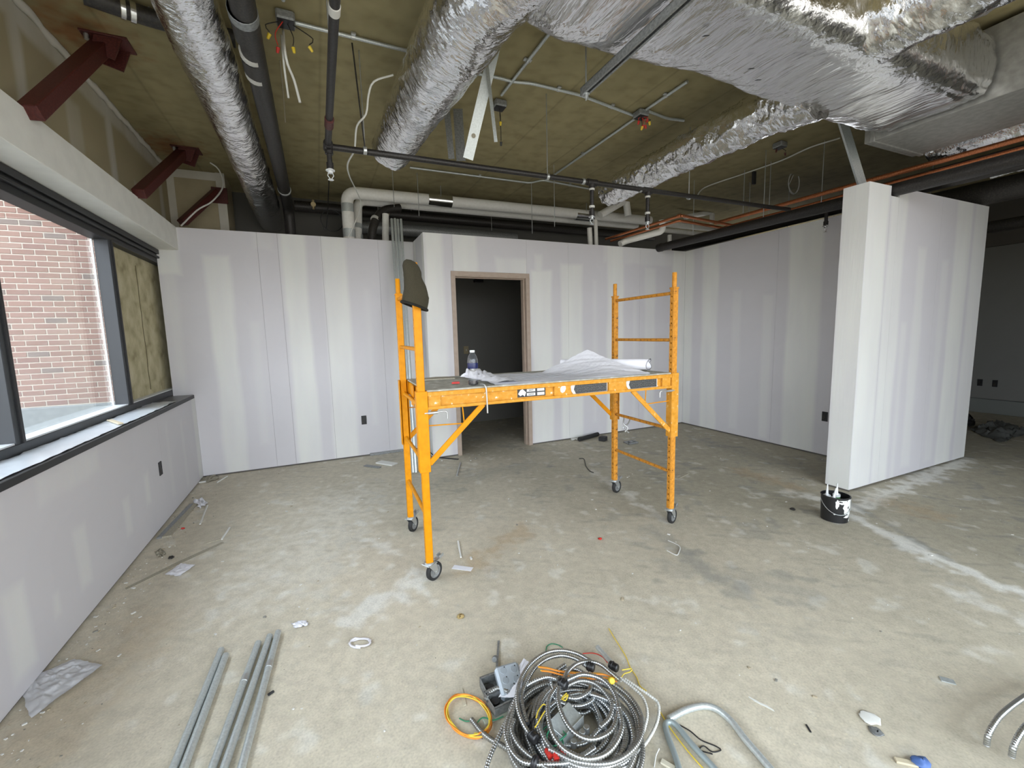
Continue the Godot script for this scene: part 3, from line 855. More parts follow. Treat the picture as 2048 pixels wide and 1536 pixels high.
# ---------------------------------------------------------------- ribbon window and what lies outside
func build_window() -> void:
	var w := Node3D.new()
	w.name = "window_1"
	add_child(w)
	tag(w, "dark aluminium ribbon window in the left wall facing a brick building", "window", "", "structure")
	var z0 := -6.1
	var z1 := 2.35
	var zc := (z0 + z1) * 0.5
	var zl := z1 - z0
	var m := Msh.new()
	m.box(Vector3(-1.50, 0.968, zc), Vector3(0.12, 0.056, zl), 0.003)
	obj("bottom_rail", m, M.frame, w)
	m = Msh.new()
	m.box(Vector3(-1.495, 2.385, zc), Vector3(0.11, 0.15, zl), 0.003)
	m.box(Vector3(-1.432, 2.42, zc), Vector3(0.03, 0.045, zl), 0.003)
	m.box(Vector3(-1.428, 2.365, zc), Vector3(0.022, 0.02, zl), 0.003)
	obj("head_rail", m, M.frame_edge, w)
	m = Msh.new()
	m.box(Vector3(-1.49, 1.0, zc), Vector3(0.085, 0.01, zl), 0.001)
	obj("glazing_bead", m, M.white_metal, w)
	for zz in [-4.49, -3.035, -1.5, 0.05, 1.6]:
		m = Msh.new()
		m.box(Vector3(-1.485, 1.655, zz), Vector3(0.09, 1.32, 0.062), 0.003)
		obj("mullion", m, M.frame, w)
		m = Msh.new()
		m.box(Vector3(-1.437, 1.655, zz - 0.022), Vector3(0.012, 1.32, 0.02), 0.002)
		obj("mullion_edge", m, M.frame_edge, w)
		m = Msh.new()
		m.box(Vector3(-1.538, 1.655, zz + 0.036), Vector3(0.012, 1.32, 0.012), 0.002)
		obj("mullion_cap", m, M.white_metal, w)
	var spans := [[-4.46, -3.07], [-3.0, -1.53], [-1.47, 0.02], [0.08, 1.57]]
	for s in spans:
		m = Msh.new()
		m.box(Vector3(-1.548, 1.655, (s[0] + s[1]) * 0.5), Vector3(0.008, 1.32, s[1] - s[0]), 0.0)
		obj("pane", m, glass(), w)
	# the last bay is boarded up
	m = Msh.new()
	m.box(Vector3(-1.52, 1.655, -5.31), Vector3(0.03, 1.31, 1.57), 0.002)
	var ins := noisy(0.007, 97, [[0.0, lin(0.30, 0.26, 0.15)], [0.3, lin(0.44, 0.39, 0.235)], [0.6, lin(0.52, 0.47, 0.295)], [1.0, lin(0.60, 0.55, 0.38)]], 1.3, 0.95, 0.0, 0.08, 512)
	var bd := obj("boarded_panel", m, ins, w)
	m = Msh.new()
	fn.seed = 44
	for q in [-5.2]:
		var pp := []
		for i in 14: pp.append(Vector3(-1.505, 1.05 + i * 0.09, q + 0.02 * fn.get_noise_1d(i * 0.9 + q * 20.0)))
		m.tube(pp, 0.005, 5)
	obj("stain_seam", m, mat(lin(0.12, 0.10, 0.05), 0.95), bd)
	# outer leaf of the wall under and over the window
	m = Msh.new()
	m.box(Vector3(-1.585, 0.46, zc), Vector3(0.05, 0.94, zl), 0.0)
	m.box(Vector3(-1.585, 2.96, zc), Vector3(0.05, 1.0, zl), 0.0)
	struct("wall_left_outer", m, mat(lin(0.25, 0.2, 0.17), 0.9), "outer leaf of the left wall")
	# stool under the window
	m = Msh.new()
	m.box(Vector3(-1.345, 0.92, (-5.5 + 2.3) * 0.5), Vector3(0.22, 0.04, 7.8), 0.003)
	var sill := struct("window_sill", m, mat(lin(0.10, 0.10, 0.105), 0.35), "grey laminate window sill with dusty top", "sill")
	m = Msh.new()
	m.box(Vector3(-1.234, 0.92, (-5.5 + 2.3) * 0.5), Vector3(0.004, 0.034, 7.8), 0.001)
	obj("front_edge", m, M.frame_edge, sill)
	# white film lying on the sill
	m = Msh.new()
	var P := PackedVector3Array()
	fn.seed = 55
	for i in 150:
		var z := -4.95 + i * 0.04
		for j in 8:
			var x := -1.432 + j * 0.0265 + (0.012 * fn.get_noise_1d(z * 9.0) if j in [0, 7] else 0.0)
			P.append(Vector3(minf(x, -1.245), 0.943 + 0.004 + 0.005 * fn.get_noise_2d(x * 14.0, z * 8.0) + 0.003 * absf(fn.get_noise_2d(x * 40.0, z * 30.0)), z))
	m.grid(P, 150, 8, false, 1, 1, Vector3.UP)
	solo("plastic_film", m, mat(lin(0.60, 0.63, 0.66), 0.28), "crinkled white plastic film lying along the window sill", "plastic film")
	var st := Msh.new()
	st.bar(Vector3(-1.40, 0.956, -3.95), Vector3(-1.26, 0.956, -3.72), 0.03, 0.009)
	solo("wood_shim", st, mat(lin(0.55, 0.47, 0.33), 0.8), "pale wood shim lying across the window sill", "shim")

func build_outside() -> void:
	var m := Msh.new()
	m.box(Vector3(-6.2, 0.1, -2.2), Vector3(9.0, 0.3, 12.0), 0.0)
	struct("ground", m, noisy(0.03, 111, [[0.0, lin(0.14, 0.13, 0.12)], [1.0, lin(0.26, 0.25, 0.23)]], 1.0, 0.95), "pale ground outside the window", "ground")
	m = Msh.new()
	m.box(Vector3(-6.0, 0.46, -7.0), Vector3(8.6, 0.6, 0.16), 0.01)
	struct("trim_2", m, noisy(0.03, 113, [[0.0, lin(0.13, 0.145, 0.145)], [1.0, lin(0.20, 0.215, 0.215)]], 1.4, 0.9), "grey concrete base course under the brick wall outside", "trim")
	# brick wing of the same block, courses in running bond
	m = Msh.new()
	m.box(Vector3(-6.0, 2.9, -7.113), Vector3(8.6, 4.4, 0.24), 0.0)
	var wall := struct("wall_brick", m, noisy(0.05, 117, [[0.0, lin(0.40, 0.35, 0.285)], [1.0, lin(0.50, 0.44, 0.37)]], 4.0, 0.95), "red brick wall of the neighbouring wing outside the window", "brick wall")
	var bl := 0.187
	var bh := 0.0545
	var cw := 0.198
	var ch := 0.066
	var b := Msh.new()
	b.box(Vector3.ZERO, Vector3(bl, bh, 0.05), 0.003)
	var bm := b.done()
	var tones := []
	for c in [lin(0.205, 0.11, 0.082), lin(0.235, 0.13, 0.098), lin(0.19, 0.10, 0.078), lin(0.25, 0.15, 0.115), lin(0.15, 0.108, 0.09), lin(0.215, 0.118, 0.09)]:
		var k: Color = c.srgb_to_linear()
		tones.append(noisy(0.06, 120 + tones.size(), [[0.0, lin(k.r * 0.8, k.g * 0.8, k.b * 0.8)], [0.7, c], [1.0, lin(k.r * 1.15 + 0.03, k.g * 1.15 + 0.03, k.b * 1.15 + 0.03)]], 5.0, 0.92, 0.0, 0.1))
	var rest := Msh.new()
	var n := 0
	for r in 60:
		for q in 24:
			var x := -1.75 - q * cw - (cw * 0.5 if r % 2 else 0.0)
			var y := 0.80 + r * ch
			if x < -6.4: continue
			if r < 38 and x < -2.1 and x > -3.42 and n < 298:
				var o := obj("brick", bm, tones[[0, 1, 2, 3, 0, 1, 5, 4, 5, 3, 1][rng.randi() % 11]], wall)
				o.position = Vector3(x, y, -7.012 + rng.randf_range(-0.0015, 0.0015))
				n += 1
			else:
				rest.box(Vector3(x, y, -7.012), Vector3(bl, bh, 0.05), 0.0)
	var ro := obj("brick_field", rest, tones[0], wall)
	ro.set_meta("kind", "stuff")

# ---------------------------------------------------------------- foil wrapped ducts and sheet metal
func build_ducts() -> void:
	var y := 3.10
	solo("foil_duct", foil_duct([Vector3(-0.50, 3.21, -0.7), Vector3(-0.49, 3.2, -1.6), Vector3(-0.475, 3.18, -3.2), Vector3(-0.46, 3.14, -5.2), Vector3(-0.46, 3.10, -6.85)], [0.136, 0.13, 0.142, 0.15, 0.150, 0.148, 0.153, 0.150], 301, 0.006), M.foil, "long silver foil wrapped round duct along the left side under the ceiling", "duct")
	solo("foil_duct", foil_duct([Vector3(5.29, 3.10, -2.2), Vector3(5.29, 3.10, -1.2), Vector3(5.3, 3.10, 1.2)], [0.13, 0.15, 0.15, 0.15], 305, 0.012), M.foil, "torn foil duct beside the grey metal unit at the right edge", "duct")
	# rectangular trunk, wrapped: swept along x with a sagging belly
	var m := Msh.new()
	var P := PackedVector3Array()
	var rows := 250
	var sides := 96
	fn.seed = 310
	fn.frequency = 1.0
	for i in rows:
		var s := float(i) / (rows - 1)
		var x := 0.72 + 3.40 * s
		var hw := 0.325
		var hh := 0.215
		var cz := -1.755
		var cy := 3.172
		var tap := smoothstep(0.0, 0.16, s)
		hw *= lerpf(0.62, 1.0, tap)
		hh *= lerpf(0.82, 1.0, tap)
		var endt := smoothstep(0.94, 1.0, s)
		hh *= lerpf(1.0, 0.92, endt)
		var bulge := 1.0 + 0.05 * sin(x * 2.1 + 0.6)
		for k in sides:
			var a := TAU * k / sides
			var c := cos(a)
			var q := sin(a)
			var px: float = signf(c) * pow(absf(c), 0.34) * hw * bulge
			var py: float = signf(q) * pow(absf(q), 0.42) * hh
			var z := cz + px
			var fine := fn.get_noise_3d(x * 9.0 + z * 14.0, z * 2.0, py * 6.0)
			var w := fn.get_noise_3d(x * 1.8, z * 2.2, py * 2.0) * 0.018 + fine * 0.0028 - absf(fn.get_noise_3d(x * 4.0 - z * 7.0 + 30.0, z * 1.5, py * 3.0)) * 0.009
			w += 0.020 * smoothstep(0.80, 1.0, s) * fn.get_noise_3d(x * 3.0, z * 22.0, py * 14.0)
			var d := Vector2(px, py).normalized()
			P.append(Vector3(x, cy + py + d.y * w - 0.012 * sin(s * PI * 3.0) * (1.0 if q < 0.0 else 0.0), z + d.x * w))
	m.grid(P, rows, sides, true, 3.0, 5.0)
	var pts := []
	for k in sides: pts.append(P[k])
	m.fan(pts, Vector3.LEFT)
	var trunk := thing("duct_trunk", "large rectangular foil wrapped trunk duct crossing the ceiling at the right, with round branches", "duct")
	var body := obj("trunk_body", m, M.foil_flat, trunk)
	var el := obj("elbow_branch", foil_duct([Vector3(1.05, 3.12, -1.62), Vector3(0.90, 3.12, -1.84), Vector3(0.822, 3.11, -2.1), Vector3(0.80, 3.10, -2.4), Vector3(0.745, 3.10, -3.2), Vector3(0.70, 3.10, -3.98)], [0.185, 0.215, 0.205, 0.196, 0.188, 0.178, 0.170, 0.166], 302, 0.009), M.foil, trunk)
	el.set_meta("label", "short branch duct with a capped end")
	el = obj("back_branch", foil_duct([Vector3(3.19, 3.08, -1.95), Vector3(3.20, 3.1, -2.4), Vector3(3.205, 3.10, -3.2), Vector3(3.22, 3.10, -4.30)], [0.185, 0.165, 0.160, 0.152, 0.146, 0.143], 303, 0.016), M.foil, trunk)
	el.set_meta("label", "crumpled branch duct running to the back")
	obj("front_branch", foil_duct([Vector3(2.93, 3.16, -1.5), Vector3(2.95, 3.17, -1.0), Vector3(2.95, 3.17, 0.6)], [0.22, 0.215, 0.21, 0.21], 304, 0.014), M.foil, trunk)
	# tape bands and small tears on the wrap
	for q in [[2.30, -1.80], [2.44, -1.86], [1.84, -1.70]]:
		m = Msh.new()
		m.plate(Vector3(q[0], 2.934, q[1]), Vector3(1, 0, 0.4).normalized(), Vector3(-0.4, 0, 1).normalized(), [Vector2(0, 0), Vector2(0.03, 0.006), Vector2(0.034, 0.012), Vector2(0.008, 0.011)], 0.0015)
		obj("tear", m, M.frame_edge, body)
	# grey sheet metal plenum at the right and the small one at the top left
	m = Msh.new()
	m.box(Vector3(4.515, 3.18, -0.55), Vector3(0.73, 0.46, 3.22), 0.004)
	for z in [-2.1, -0.9, 0.3]:
		m.box(Vector3(4.515, 3.18, z), Vector3(0.755, 0.48, 0.03), 0.002)
	solo("sheet_metal_duct", m, M.sheet_metal, "plain grey sheet metal duct at the right where the foil trunk ends", "duct")
	m = Msh.new()
	m.box(Vector3(0.49, 3.27, -1.36), Vector3(0.42, 0.34, 0.70), 0.003)
	m.box(Vector3(0.49, 3.27, -1.70), Vector3(0.45, 0.37, 0.025), 0.002)
	solo("sheet_metal_duct", m, M.galv, "small galvanised box at the top edge left of the elbow duct", "duct")
	# channel strut slung below the trunk on a threaded rod
	var st := thing("strut_channel", "dark slotted steel strut slung below the foil trunk", "strut", Vector3.ZERO)
	m = Msh.new()
	var z0 := -2.28
	var z1 := -0.95
	m.box(Vector3(1.53, 2.915, (z0 + z1) * 0.5), Vector3(0.042, 0.003, z1 - z0), 0.0)
	for s in [-1, 1]:
		m.box(Vector3(1.53 + s * 0.0195, 2.896, (z0 + z1) * 0.5), Vector3(0.003, 0.041, z1 - z0), 0.0)
		m.box(Vector3(1.53 + s * 0.014, 2.8765, (z0 + z1) * 0.5), Vector3(0.012, 0.003, z1 - z0), 0.0)
	obj("channel", m, M.galv_dull, st)
	m = Msh.new()
	m.cyl(Vector3(1.53, 2.84, -2.25), Vector3(1.53, CEIL, -2.25), 0.005, 8)
	m.cyl(Vector3(1.53, 2.857, -2.25), Vector3(1.53, 2.874, -2.25), 0.014, 6)
	m.cyl(Vector3(1.53, 2.872, -2.25), Vector3(1.53, 2.876, -2.25), 0.02, 16)
	obj("threaded_rod", m, M.zinc, st)
	# loose stud offcuts hanging from the slab by the capped duct
	hang_stud("galvanised stud offcut with a punched hole hanging beside the capped duct", Vector3(1.252, 3.442, -2.95), Vector3(1.14, 2.823, -3.25), 0.075, M.galv, true)
	hang_stud("thin bent galvanised strap hanging beside the punched stud", Vector3(1.202, 3.272, -2.95), Vector3(1.247, 2.843, -2.95), 0.022, M.galv, false)
	hang_stud("dark stud offcut hanging behind the capped duct end", Vector3(1.124, 3.391, -3.7), Vector3(1.15, 2.986, -3.7), 0.05, M.galv_dull, false)
	hang_stud("second dark stud offcut hanging behind the capped duct end", Vector3(1.254, 3.472, -3.8), Vector3(1.267, 3.021, -3.8), 0.08, M.galv_dull, false)
	hang_stud("galvanised brace leaning down from the foil trunk to the stub wall", Vector3(4.383, 3.279, -2.45), Vector3(4.753, 2.77, -2.45), 0.07, M.galv, false)

func hang_stud(label: String, a: Vector3, b: Vector3, w: float, ma: Material, hole: bool) -> void:
	var t := thing("metal_stud", label, "metal stud", Vector3.ZERO)
	var d := (b - a).normalized()
	if a.y < CEIL: a -= d * ((CEIL - a.y) / -d.y) * 1.0
	var l := a.distance_to(b)
	var x := Vector3(0.94, 0, 0.34)
	x = (x - d * x.dot(d)).normalized()
	var n := x.cross(d)
	var m := Msh.new()
	var bs := Basis(x, d, x.cross(d))
	m.box((a + b) * 0.5, Vector3(w, l, 0.0015), 0.0, bs)
	for s in [-1, 1]: m.box((a + b) * 0.5 + x * s * w * 0.5 + n * w * 0.16, Vector3(0.0015, l, w * 0.32), 0.0, bs)
	obj("channel", m, ma, t)
	if hole:
		m = Msh.new()
		var xf := Transform3D(Basis(x, x.cross(d), d), b - d * 0.16)
		m.lathe([Vector2(0.0, 0.003), Vector2(0.016, 0.003), Vector2(0.016, -0.003), Vector2(0.0, -0.003)], 18, xf)
		m.lathe([Vector2(0.016, 0.004), Vector2(0.019, 0.003), Vector2(0.019, -0.003)], 18, xf)
		obj("punched_hole", m, M.card, t)

# ---------------------------------------------------------------- pipes
func elbowed(pts: Array, rb: float) -> Array:
	var out := [pts[0]]
	for i in range(1, pts.size() - 1):
		var p: Vector3 = pts[i]
		var a: Vector3 = (pts[i - 1] - p)
		var b: Vector3 = (pts[i + 1] - p)
		var r := minf(rb, minf(a.length(), b.length()) * 0.48)
		var pa: Vector3 = p + a.normalized() * r
		var pb: Vector3 = p + b.normalized() * r
		for k in 8:
			var s := float(k) / 7.0
			out.append(pa.lerp(p, s).lerp(p.lerp(pb, s), s))
	out.append(pts[pts.size() - 1])
	return out

func run_pipe(nm: String, label: String, cat: String, pts: Array, r: float, ma: Material, rb := 0.06, sides := 16, group := "") -> Node3D:
	var t := thing(nm, label, cat, Vector3.ZERO, 0.0, group)
	var m := Msh.new()
	m.tube(elbowed(pts, rb), r, sides)
	obj("run", m, ma, t)
	return t

func band(t: Node, nm: String, a: Vector3, b: Vector3, r: float, ma: Material) -> void:
	var m := Msh.new()
	m.cyl(a, b, r, 20, 0.002)
	obj(nm, m, ma, t)

func rod(t: Node, at: Vector3, top := CEIL) -> void:
	var m := Msh.new()
	m.cyl(at, Vector3(at.x, top, at.z), 0.004, 8)
	obj("hanger_rod", m, M.zinc, t)

func ring(t: Node, at: Vector3, axis: Vector3, r: float, ma: Material) -> void:
	var m := Msh.new()
	m.cyl(at - axis * 0.012, at + axis * 0.012, r, 18, 0.002)
	obj("hanger_ring", m, ma, t)

func sprinkler(t: Node, at: Vector3, top: float, ma: Material) -> void:
	var m := Msh.new()
	m.cyl(Vector3(at.x, top, at.z), Vector3(at.x, at.y + 0.055, at.z), 0.017, 14)
	m.cyl(Vector3(at.x, top - 0.05, at.z), Vector3(at.x, top + 0.01, at.z), 0.027, 14)
	m.cyl(Vector3(at.x, at.y + 0.05, at.z), Vector3(at.x, at.y + 0.09, at.z), 0.023, 14)
	obj("drop", m, M.black_pipe, t)
	m = Msh.new()
	m.cyl(Vector3(at.x, at.y + 0.02, at.z), Vector3(at.x, at.y + 0.056, at.z), 0.016, 12)
	m.cyl(Vector3(at.x, at.y + 0.036, at.z), Vector3(at.x, at.y + 0.042, at.z), 0.030, 18)
	for s in [-1, 1]:
		m.tube([Vector3(at.x + s * 0.012, at.y + 0.03, at.z), Vector3(at.x + s * 0.019, at.y + 0.005, at.z), Vector3(at.x + s * 0.004, at.y - 0.018, at.z)], 0.003, 6)
	m.cyl(Vector3(at.x, at.y - 0.024, at.z), Vector3(at.x, at.y - 0.020, at.z), 0.019, 16)
	obj("sprinkler_head", m, ma, t)

func build_pipes() -> void:
	# heavy cast iron drain with no-hub couplings
	var t := run_pipe("drain_pipe", "thick dark cast iron drain pipe with banded couplings beside the long foil duct", "pipe", [Vector3(-0.225, 3.17, -0.6), Vector3(-0.217, 3.165, -5.3), Vector3(-0.213, 3.15, -6.3), Vector3(-0.213, 2.6, -6.4)], 0.062, M.cast_iron, 0.12, 22)
	for z in [-3.09, -3.30]:
		band(t, "coupling_band", Vector3(-0.228, 3.17, z - 0.022), Vector3(-0.228, 3.17, z + 0.022), 0.067, M.tape_white)
	for z in [-3.195]:
		band(t, "coupling", Vector3(-0.228, 3.17, z - 0.07), Vector3(-0.228, 3.17, z + 0.07), 0.068, M.cast_iron)
	band(t, "hub", Vector3(-0.228, 3.17, -2.95), Vector3(-0.228, 3.17, -2.72), 0.07, M.cast_iron)
	band(t, "coupling_band", Vector3(-0.228, 3.17, -2.78), Vector3(-0.228, 3.17, -2.72), 0.0715, M.galv_dull)
	band(t, "coupling_band", Vector3(-0.216, 3.16, -5.62), Vector3(-0.216, 3.16, -5.58), 0.068, M.zinc)
	for z in [-2.3, -4.6]: rod(t, Vector3(-0.23, 3.2, z))
	var x := run_pipe("drain_pipe", "black pipe with a shiny clamp crossing behind the foil duct at the top left", "pipe", [Vector3(-1.029, 3.39, -3.277), Vector3(-0.749, 3.39, -3.364), Vector3(-0.338, 3.39, -3.384)], 0.048, M.cast_iron, 0.1, 18)
	var pa: Vector3 = Vector3(-0.885, 3.39, -3.323)
	var pb: Vector3 = Vector3(-0.82, 3.39, -3.346)
	band(x, "clamp", pa, pa.lerp(pb, 0.35), 0.054, M.chrome)
	band(x, "clamp", pa.lerp(pb, 0.6), pb, 0.054, M.chrome)
	rod(x, Vector3(-0.759, 3.39, -3.36))
	# sprinkler branch, fed along z then across the room
	t = run_pipe("sprinkler_pipe", "dark sprinkler pipe running back below the ceiling to a hanging head", "pipe", [Vector3(0.155, 2.83, -0.7), Vector3(0.160, 2.80, -3.33)], 0.021, M.black_pipe, 0.03)
	band(t, "white_band", Vector3(0.158, 2.815, -2.03), Vector3(0.158, 2.815, -1.98), 0.0235, M.tape_white)
	band(t, "fitting", Vector3(0.160, 2.80, -3.02), Vector3(0.160, 2.80, -2.92), 0.027, M.red_steel)
	band(t, "fitting", Vector3(0.160, 2.80, -3.37), Vector3(0.160, 2.80, -3.27), 0.03, M.black_pipe)
	sprinkler(t, Vector3(0.165, 2.605, -3.33), 2.80, M.white_metal)
	rod(t, Vector3(0.157, 2.82, -2.4))
	t = run_pipe("sprinkler_pipe", "long dark sprinkler pipe crossing the room below the capped duct", "pipe", [Vector3(0.16, 2.80, -3.33), Vector3(4.60, 2.80, -3.27), Vector3(4.92, 2.80, -3.26)], 0.021, M.black_pipe, 0.03)
	for q in [2.30, 2.93]:
		band(t, "tee", Vector3(q - 0.05, 2.80, -3.3), Vector3(q + 0.05, 2.80, -3.3), 0.029, M.black_pipe)
		ring(t, Vector3(q - 0.09, 2.80, -3.3), Vector3.RIGHT, 0.026, M.zinc)
		sprinkler(t, Vector3(q, 2.47, -3.3), 2.80, M.zinc)
		band(t, "white_band", Vector3(q, 2.735, -3.3), Vector3(q, 2.755, -3.3), 0.0245, M.tape_white)
		band(t, "white_band", Vector3(q, 2.585, -3.3), Vector3(q, 2.605, -3.3), 0.0245, M.tape_white)
	for q in [0.40, 1.86, 3.46]:
		ring(t, Vector3(q, 2.80, -3.31), Vector3.RIGHT, 0.026, M.zinc)
		rod(t, Vector3(q, 2.82, -3.31))
	# insulated white mains behind the partitions
	t = run_pipe("insulated_pipe", "fat white insulated pipe crossing above the back wall with a drop at its left", "pipe", [Vector3(0.455, 2.5, -5.82), Vector3(0.455, 3.27, -5.82), Vector3(5.2, 3.31, -5.8)], 0.072, M.pvc, 0.13, 24)
	for yy in [3.08, 2.78]: band(t, "bare_joint", Vector3(0.455, yy - 0.05, -5.82), Vector3(0.455, yy + 0.05, -5.82), 0.0735, M.galv)
	for q in [1.62, 3.9]:
		band(t, "saddle", Vector3(q - 0.16, 3.285, -5.81), Vector3(q + 0.16, 3.285, -5.81), 0.077, M.chrome)
		rod(t, Vector3(q, 3.3, -5.74))
	t = run_pipe("insulated_pipe", "second white insulated pipe dropping behind the left end of the fat one", "pipe", [Vector3(0.55, 2.5, -6.02), Vector3(0.61, 3.27, -6.12), Vector3(5.2, 3.30, -6.12)], 0.055, M.pvc, 0.1, 20)
	for yy in [2.93, 2.80]: band(t, "bare_joint", Vector3(0.585, yy - 0.03, -6.065), Vector3(0.587, yy + 0.03, -6.075), 0.057, M.galv)
	run_pipe("insulated_pipe", "short upright white pipe rising behind the partition left of the jog", "pipe", [Vector3(0.885, 2.609, -5.85), Vector3(0.911, 3.058, -5.85)], 0.042, M.pvc)
	run_pipe("insulated_pipe", "left of two short white risers above the back wall right of the door", "pipe", [Vector3(3.737, 2.683, -5.4), Vector3(3.72, 2.993, -5.4)], 0.036, M.pvc)
	run_pipe("insulated_pipe", "right of two short white risers above the back wall right of the door", "pipe", [Vector3(3.842, 2.689, -5.4), Vector3(3.826, 3.113, -5.4)], 0.028, M.pvc)
	run_pipe("insulated_pipe", "white insulated elbow rising from the back wall corner under the copper lines", "pipe", [Vector3(4.049, 2.733, -5.12), Vector3(4.155, 2.781, -5.12), Vector3(4.401, 2.835, -4.65), Vector3(4.381, 2.978, -4.65)], 0.043, M.pvc, 0.06)
	run_pipe("insulated_pipe", "white insulated pipe crossing right behind the copper lines, upper of two", "pipe", [Vector3(5.004, 3.133, -5.3), Vector3(6.734, 3.136, -5.3)], 0.048, M.pvc)
	run_pipe("insulated_pipe", "white insulated pipe crossing right behind the copper lines, lower of two", "pipe", [Vector3(4.959, 3.021, -5.25), Vector3(6.554, 3.023, -5.25)], 0.034, M.pvc)
	run_pipe("insulated_pipe", "white insulated hairpin rising behind the end of the crumpled branch duct", "pipe", [Vector3(3.978, 3.222, -5.5), Vector3(4.459, 3.484, -5.5), Vector3(4.499, 3.252, -5.5)], 0.052, M.pvc, 0.05)
	run_pipe("insulated_pipe", "small white insulated elbow above the far copper line", "pipe", [Vector3(5.674, 3.336, -5.5), Vector3(6.286, 3.469, -5.5), Vector3(6.294, 3.289, -5.5)], 0.040, M.pvc, 0.05)
	run_pipe("insulated_pipe", "short white riser behind the black pipe at the far corner", "pipe", [Vector3(5.111, 2.579, -5.25), Vector3(5.102, 2.957, -5.25)], 0.032, M.pvc)
	# dark mains deeper in the plenum
	t = run_pipe("black_main", "black main high in the plenum with brass fittings at the left", "pipe", [Vector3(-0.15, 3.26, -6.6), Vector3(6.0, 3.26, -6.6)], 0.07, M.cast_iron, 0.1, 20)
	for q in [Vector3(0.08, 3.27, -6.50), Vector3(1.05, 3.27, -6.50)]:
		band(t, "brass_cap", q + Vector3(0, 0, -0.03), q + Vector3(0, 0, 0.03), 0.032, M.brass)
		band(t, "brass_stem", q + Vector3(0, -0.06, 0), q + Vector3(0, 0.06, 0), 0.016, M.brass)
	for q in [1.4, 3.4]: rod(t, Vector3(q, 3.3, -6.6))
	t = run_pipe("round_duct", "grey round metal duct low in the plenum behind the leaning conduits", "duct", [Vector3(0.62, 3.03, -6.5), Vector3(3.05, 3.03, -6.5)], 0.085, M.galv_dull, 0.1, 24)
	for q in [0.9, 2.6]: rod(t, Vector3(q, 3.1, -6.42))
	t = run_pipe("drain_pipe", "dark drain elbow with banded joints dropping left of the leaning conduits", "pipe", [Vector3(1.126, 3.192, -6), Vector3(0.879, 3.131, -5.95), Vector3(0.741, 2.897, -5.85), Vector3(0.705, 2.599, -5.85)], 0.052, M.cast_iron, 0.12, 20)
	var e1: Vector3 = Vector3(0.796, 3.006, -5.9)
	var e2: Vector3 = Vector3(0.75, 2.925, -5.86)
	band(t, "coupling_band", e1, e1.lerp(e2, 0.4), 0.058, M.tape_white)
	# black pipe over the right wall that cuts through the stub wall
	t = run_pipe("gas_pipe", "black pipe over the right wall passing through the notch in the stub wall", "pipe", [Vector3(4.70, 2.70, -5.0), Vector3(4.67, 2.655, -2.16), Vector3(4.67, 2.64, 1.3)], 0.055, M.black_pipe, 0.1, 20)
	band(t, "end_cap", Vector3(4.70, 2.702, -5.05), Vector3(4.70, 2.70, -4.98), 0.061, M.black_pipe)
	for z in [-4.4, -3.4]:
		rod(t, Vector3(4.69, 2.7, z))
	t = run_pipe("black_main", "upper black insulated pipe along the top of the right wall", "pipe", [Vector3(5.55, 2.86, -5.6), Vector3(5.50, 2.86, -2.2), Vector3(5.5, 2.86, 1.3)], 0.10, M.cast_iron, 0.1, 20)
	for z in [-4.2, -1.2]: rod(t, Vector3(5.5, 2.9, z))
	t = run_pipe("black_main", "lower black insulated pipe behind the top of the right wall", "pipe", [Vector3(6.32, 2.80, -4.9), Vector3(6.32, 2.80, 1.3)], 0.12, M.cast_iron, 0.1, 20)
	for z in [-4.2, -2.6]: rod(t, Vector3(6.32, 2.9, z))
	t = run_pipe("black_main", "black pipe emerging beyond the right end of the stub wall", "pipe", [Vector3(7.4, 2.62, -4.8), Vector3(7.4, 2.60, 1.3)], 0.07, M.cast_iron, 0.1, 20)
	for z in [-4.2, -1.2]: rod(t, Vector3(7.4, 2.65, z))
	# little sprinkler dropping in front of the right wall top
	t = thing("sprinkler", "small sprinkler drop hanging at the top of the right wall", "sprinkler", Vector3.ZERO)
	sprinkler(t, Vector3(5.05, 2.517, -2.94), 2.8, M.chrome)
	rod(t, Vector3(5.05, 2.8, -3.0))
	# copper lines
	var cw := 0.016
	t = run_pipe("copper_pipe", "outer copper line bending round the far corner above the back wall", "pipe", [Vector3(3.845, 2.8, -5.175), Vector3(3.92, 2.8, -3.861), Vector3(5.246, 2.8, -4.041), Vector3(5.3, 2.8, -3.95)], cw, M.copper, 0.05)
	band(t, "elbow", Vector3(3.914, 2.8, -3.908), Vector3(3.92, 2.8, -3.861), 0.021, M.copper)
	run_pipe("copper_pipe", "inner copper line bending round the far corner above the back wall", "pipe", [Vector3(4, 2.8, -5.264), Vector3(4.073, 2.8, -4.041), Vector3(5.323, 2.8, -4.19)], cw, M.copper, 0.05)
	t = run_pipe("copper_pipe", "copper line running forward above the right wall and over the stub wall, upper of two", "pipe", [Vector3(4.98, 2.90, -4.3), Vector3(5.06, 2.89, -1.2), Vector3(5.06, 2.89, 1.3)], 0.022, M.copper, 0.05)
	rod(t, Vector3(5.0, 2.9, -3.9))
	t = run_pipe("copper_pipe", "copper line running forward above the right wall and over the stub wall, lower of two", "pipe", [Vector3(5.05, 2.83, -4.3), Vector3(5.12, 2.83, -1.2), Vector3(5.12, 2.83, 1.3)], 0.018, M.copper, 0.05)
	rod(t, Vector3(5.06, 2.85, -3.6))
	# silvery lagging lumps at the right edge
	solo("foil_duct", foil_duct([Vector3(5.9, 2.93, -2.0), Vector3(5.95, 2.95, -1.4), Vector3(5.95, 2.95, 1.0)], [0.09, 0.15, 0.16, 0.15], 311, 0.02, 0.02, 36), M.foil, "crumpled foil lagged duct in the dark above the stub wall", "duct")
	# ceiling conduits
	var cr := 0.0115
	var cy := 3.432
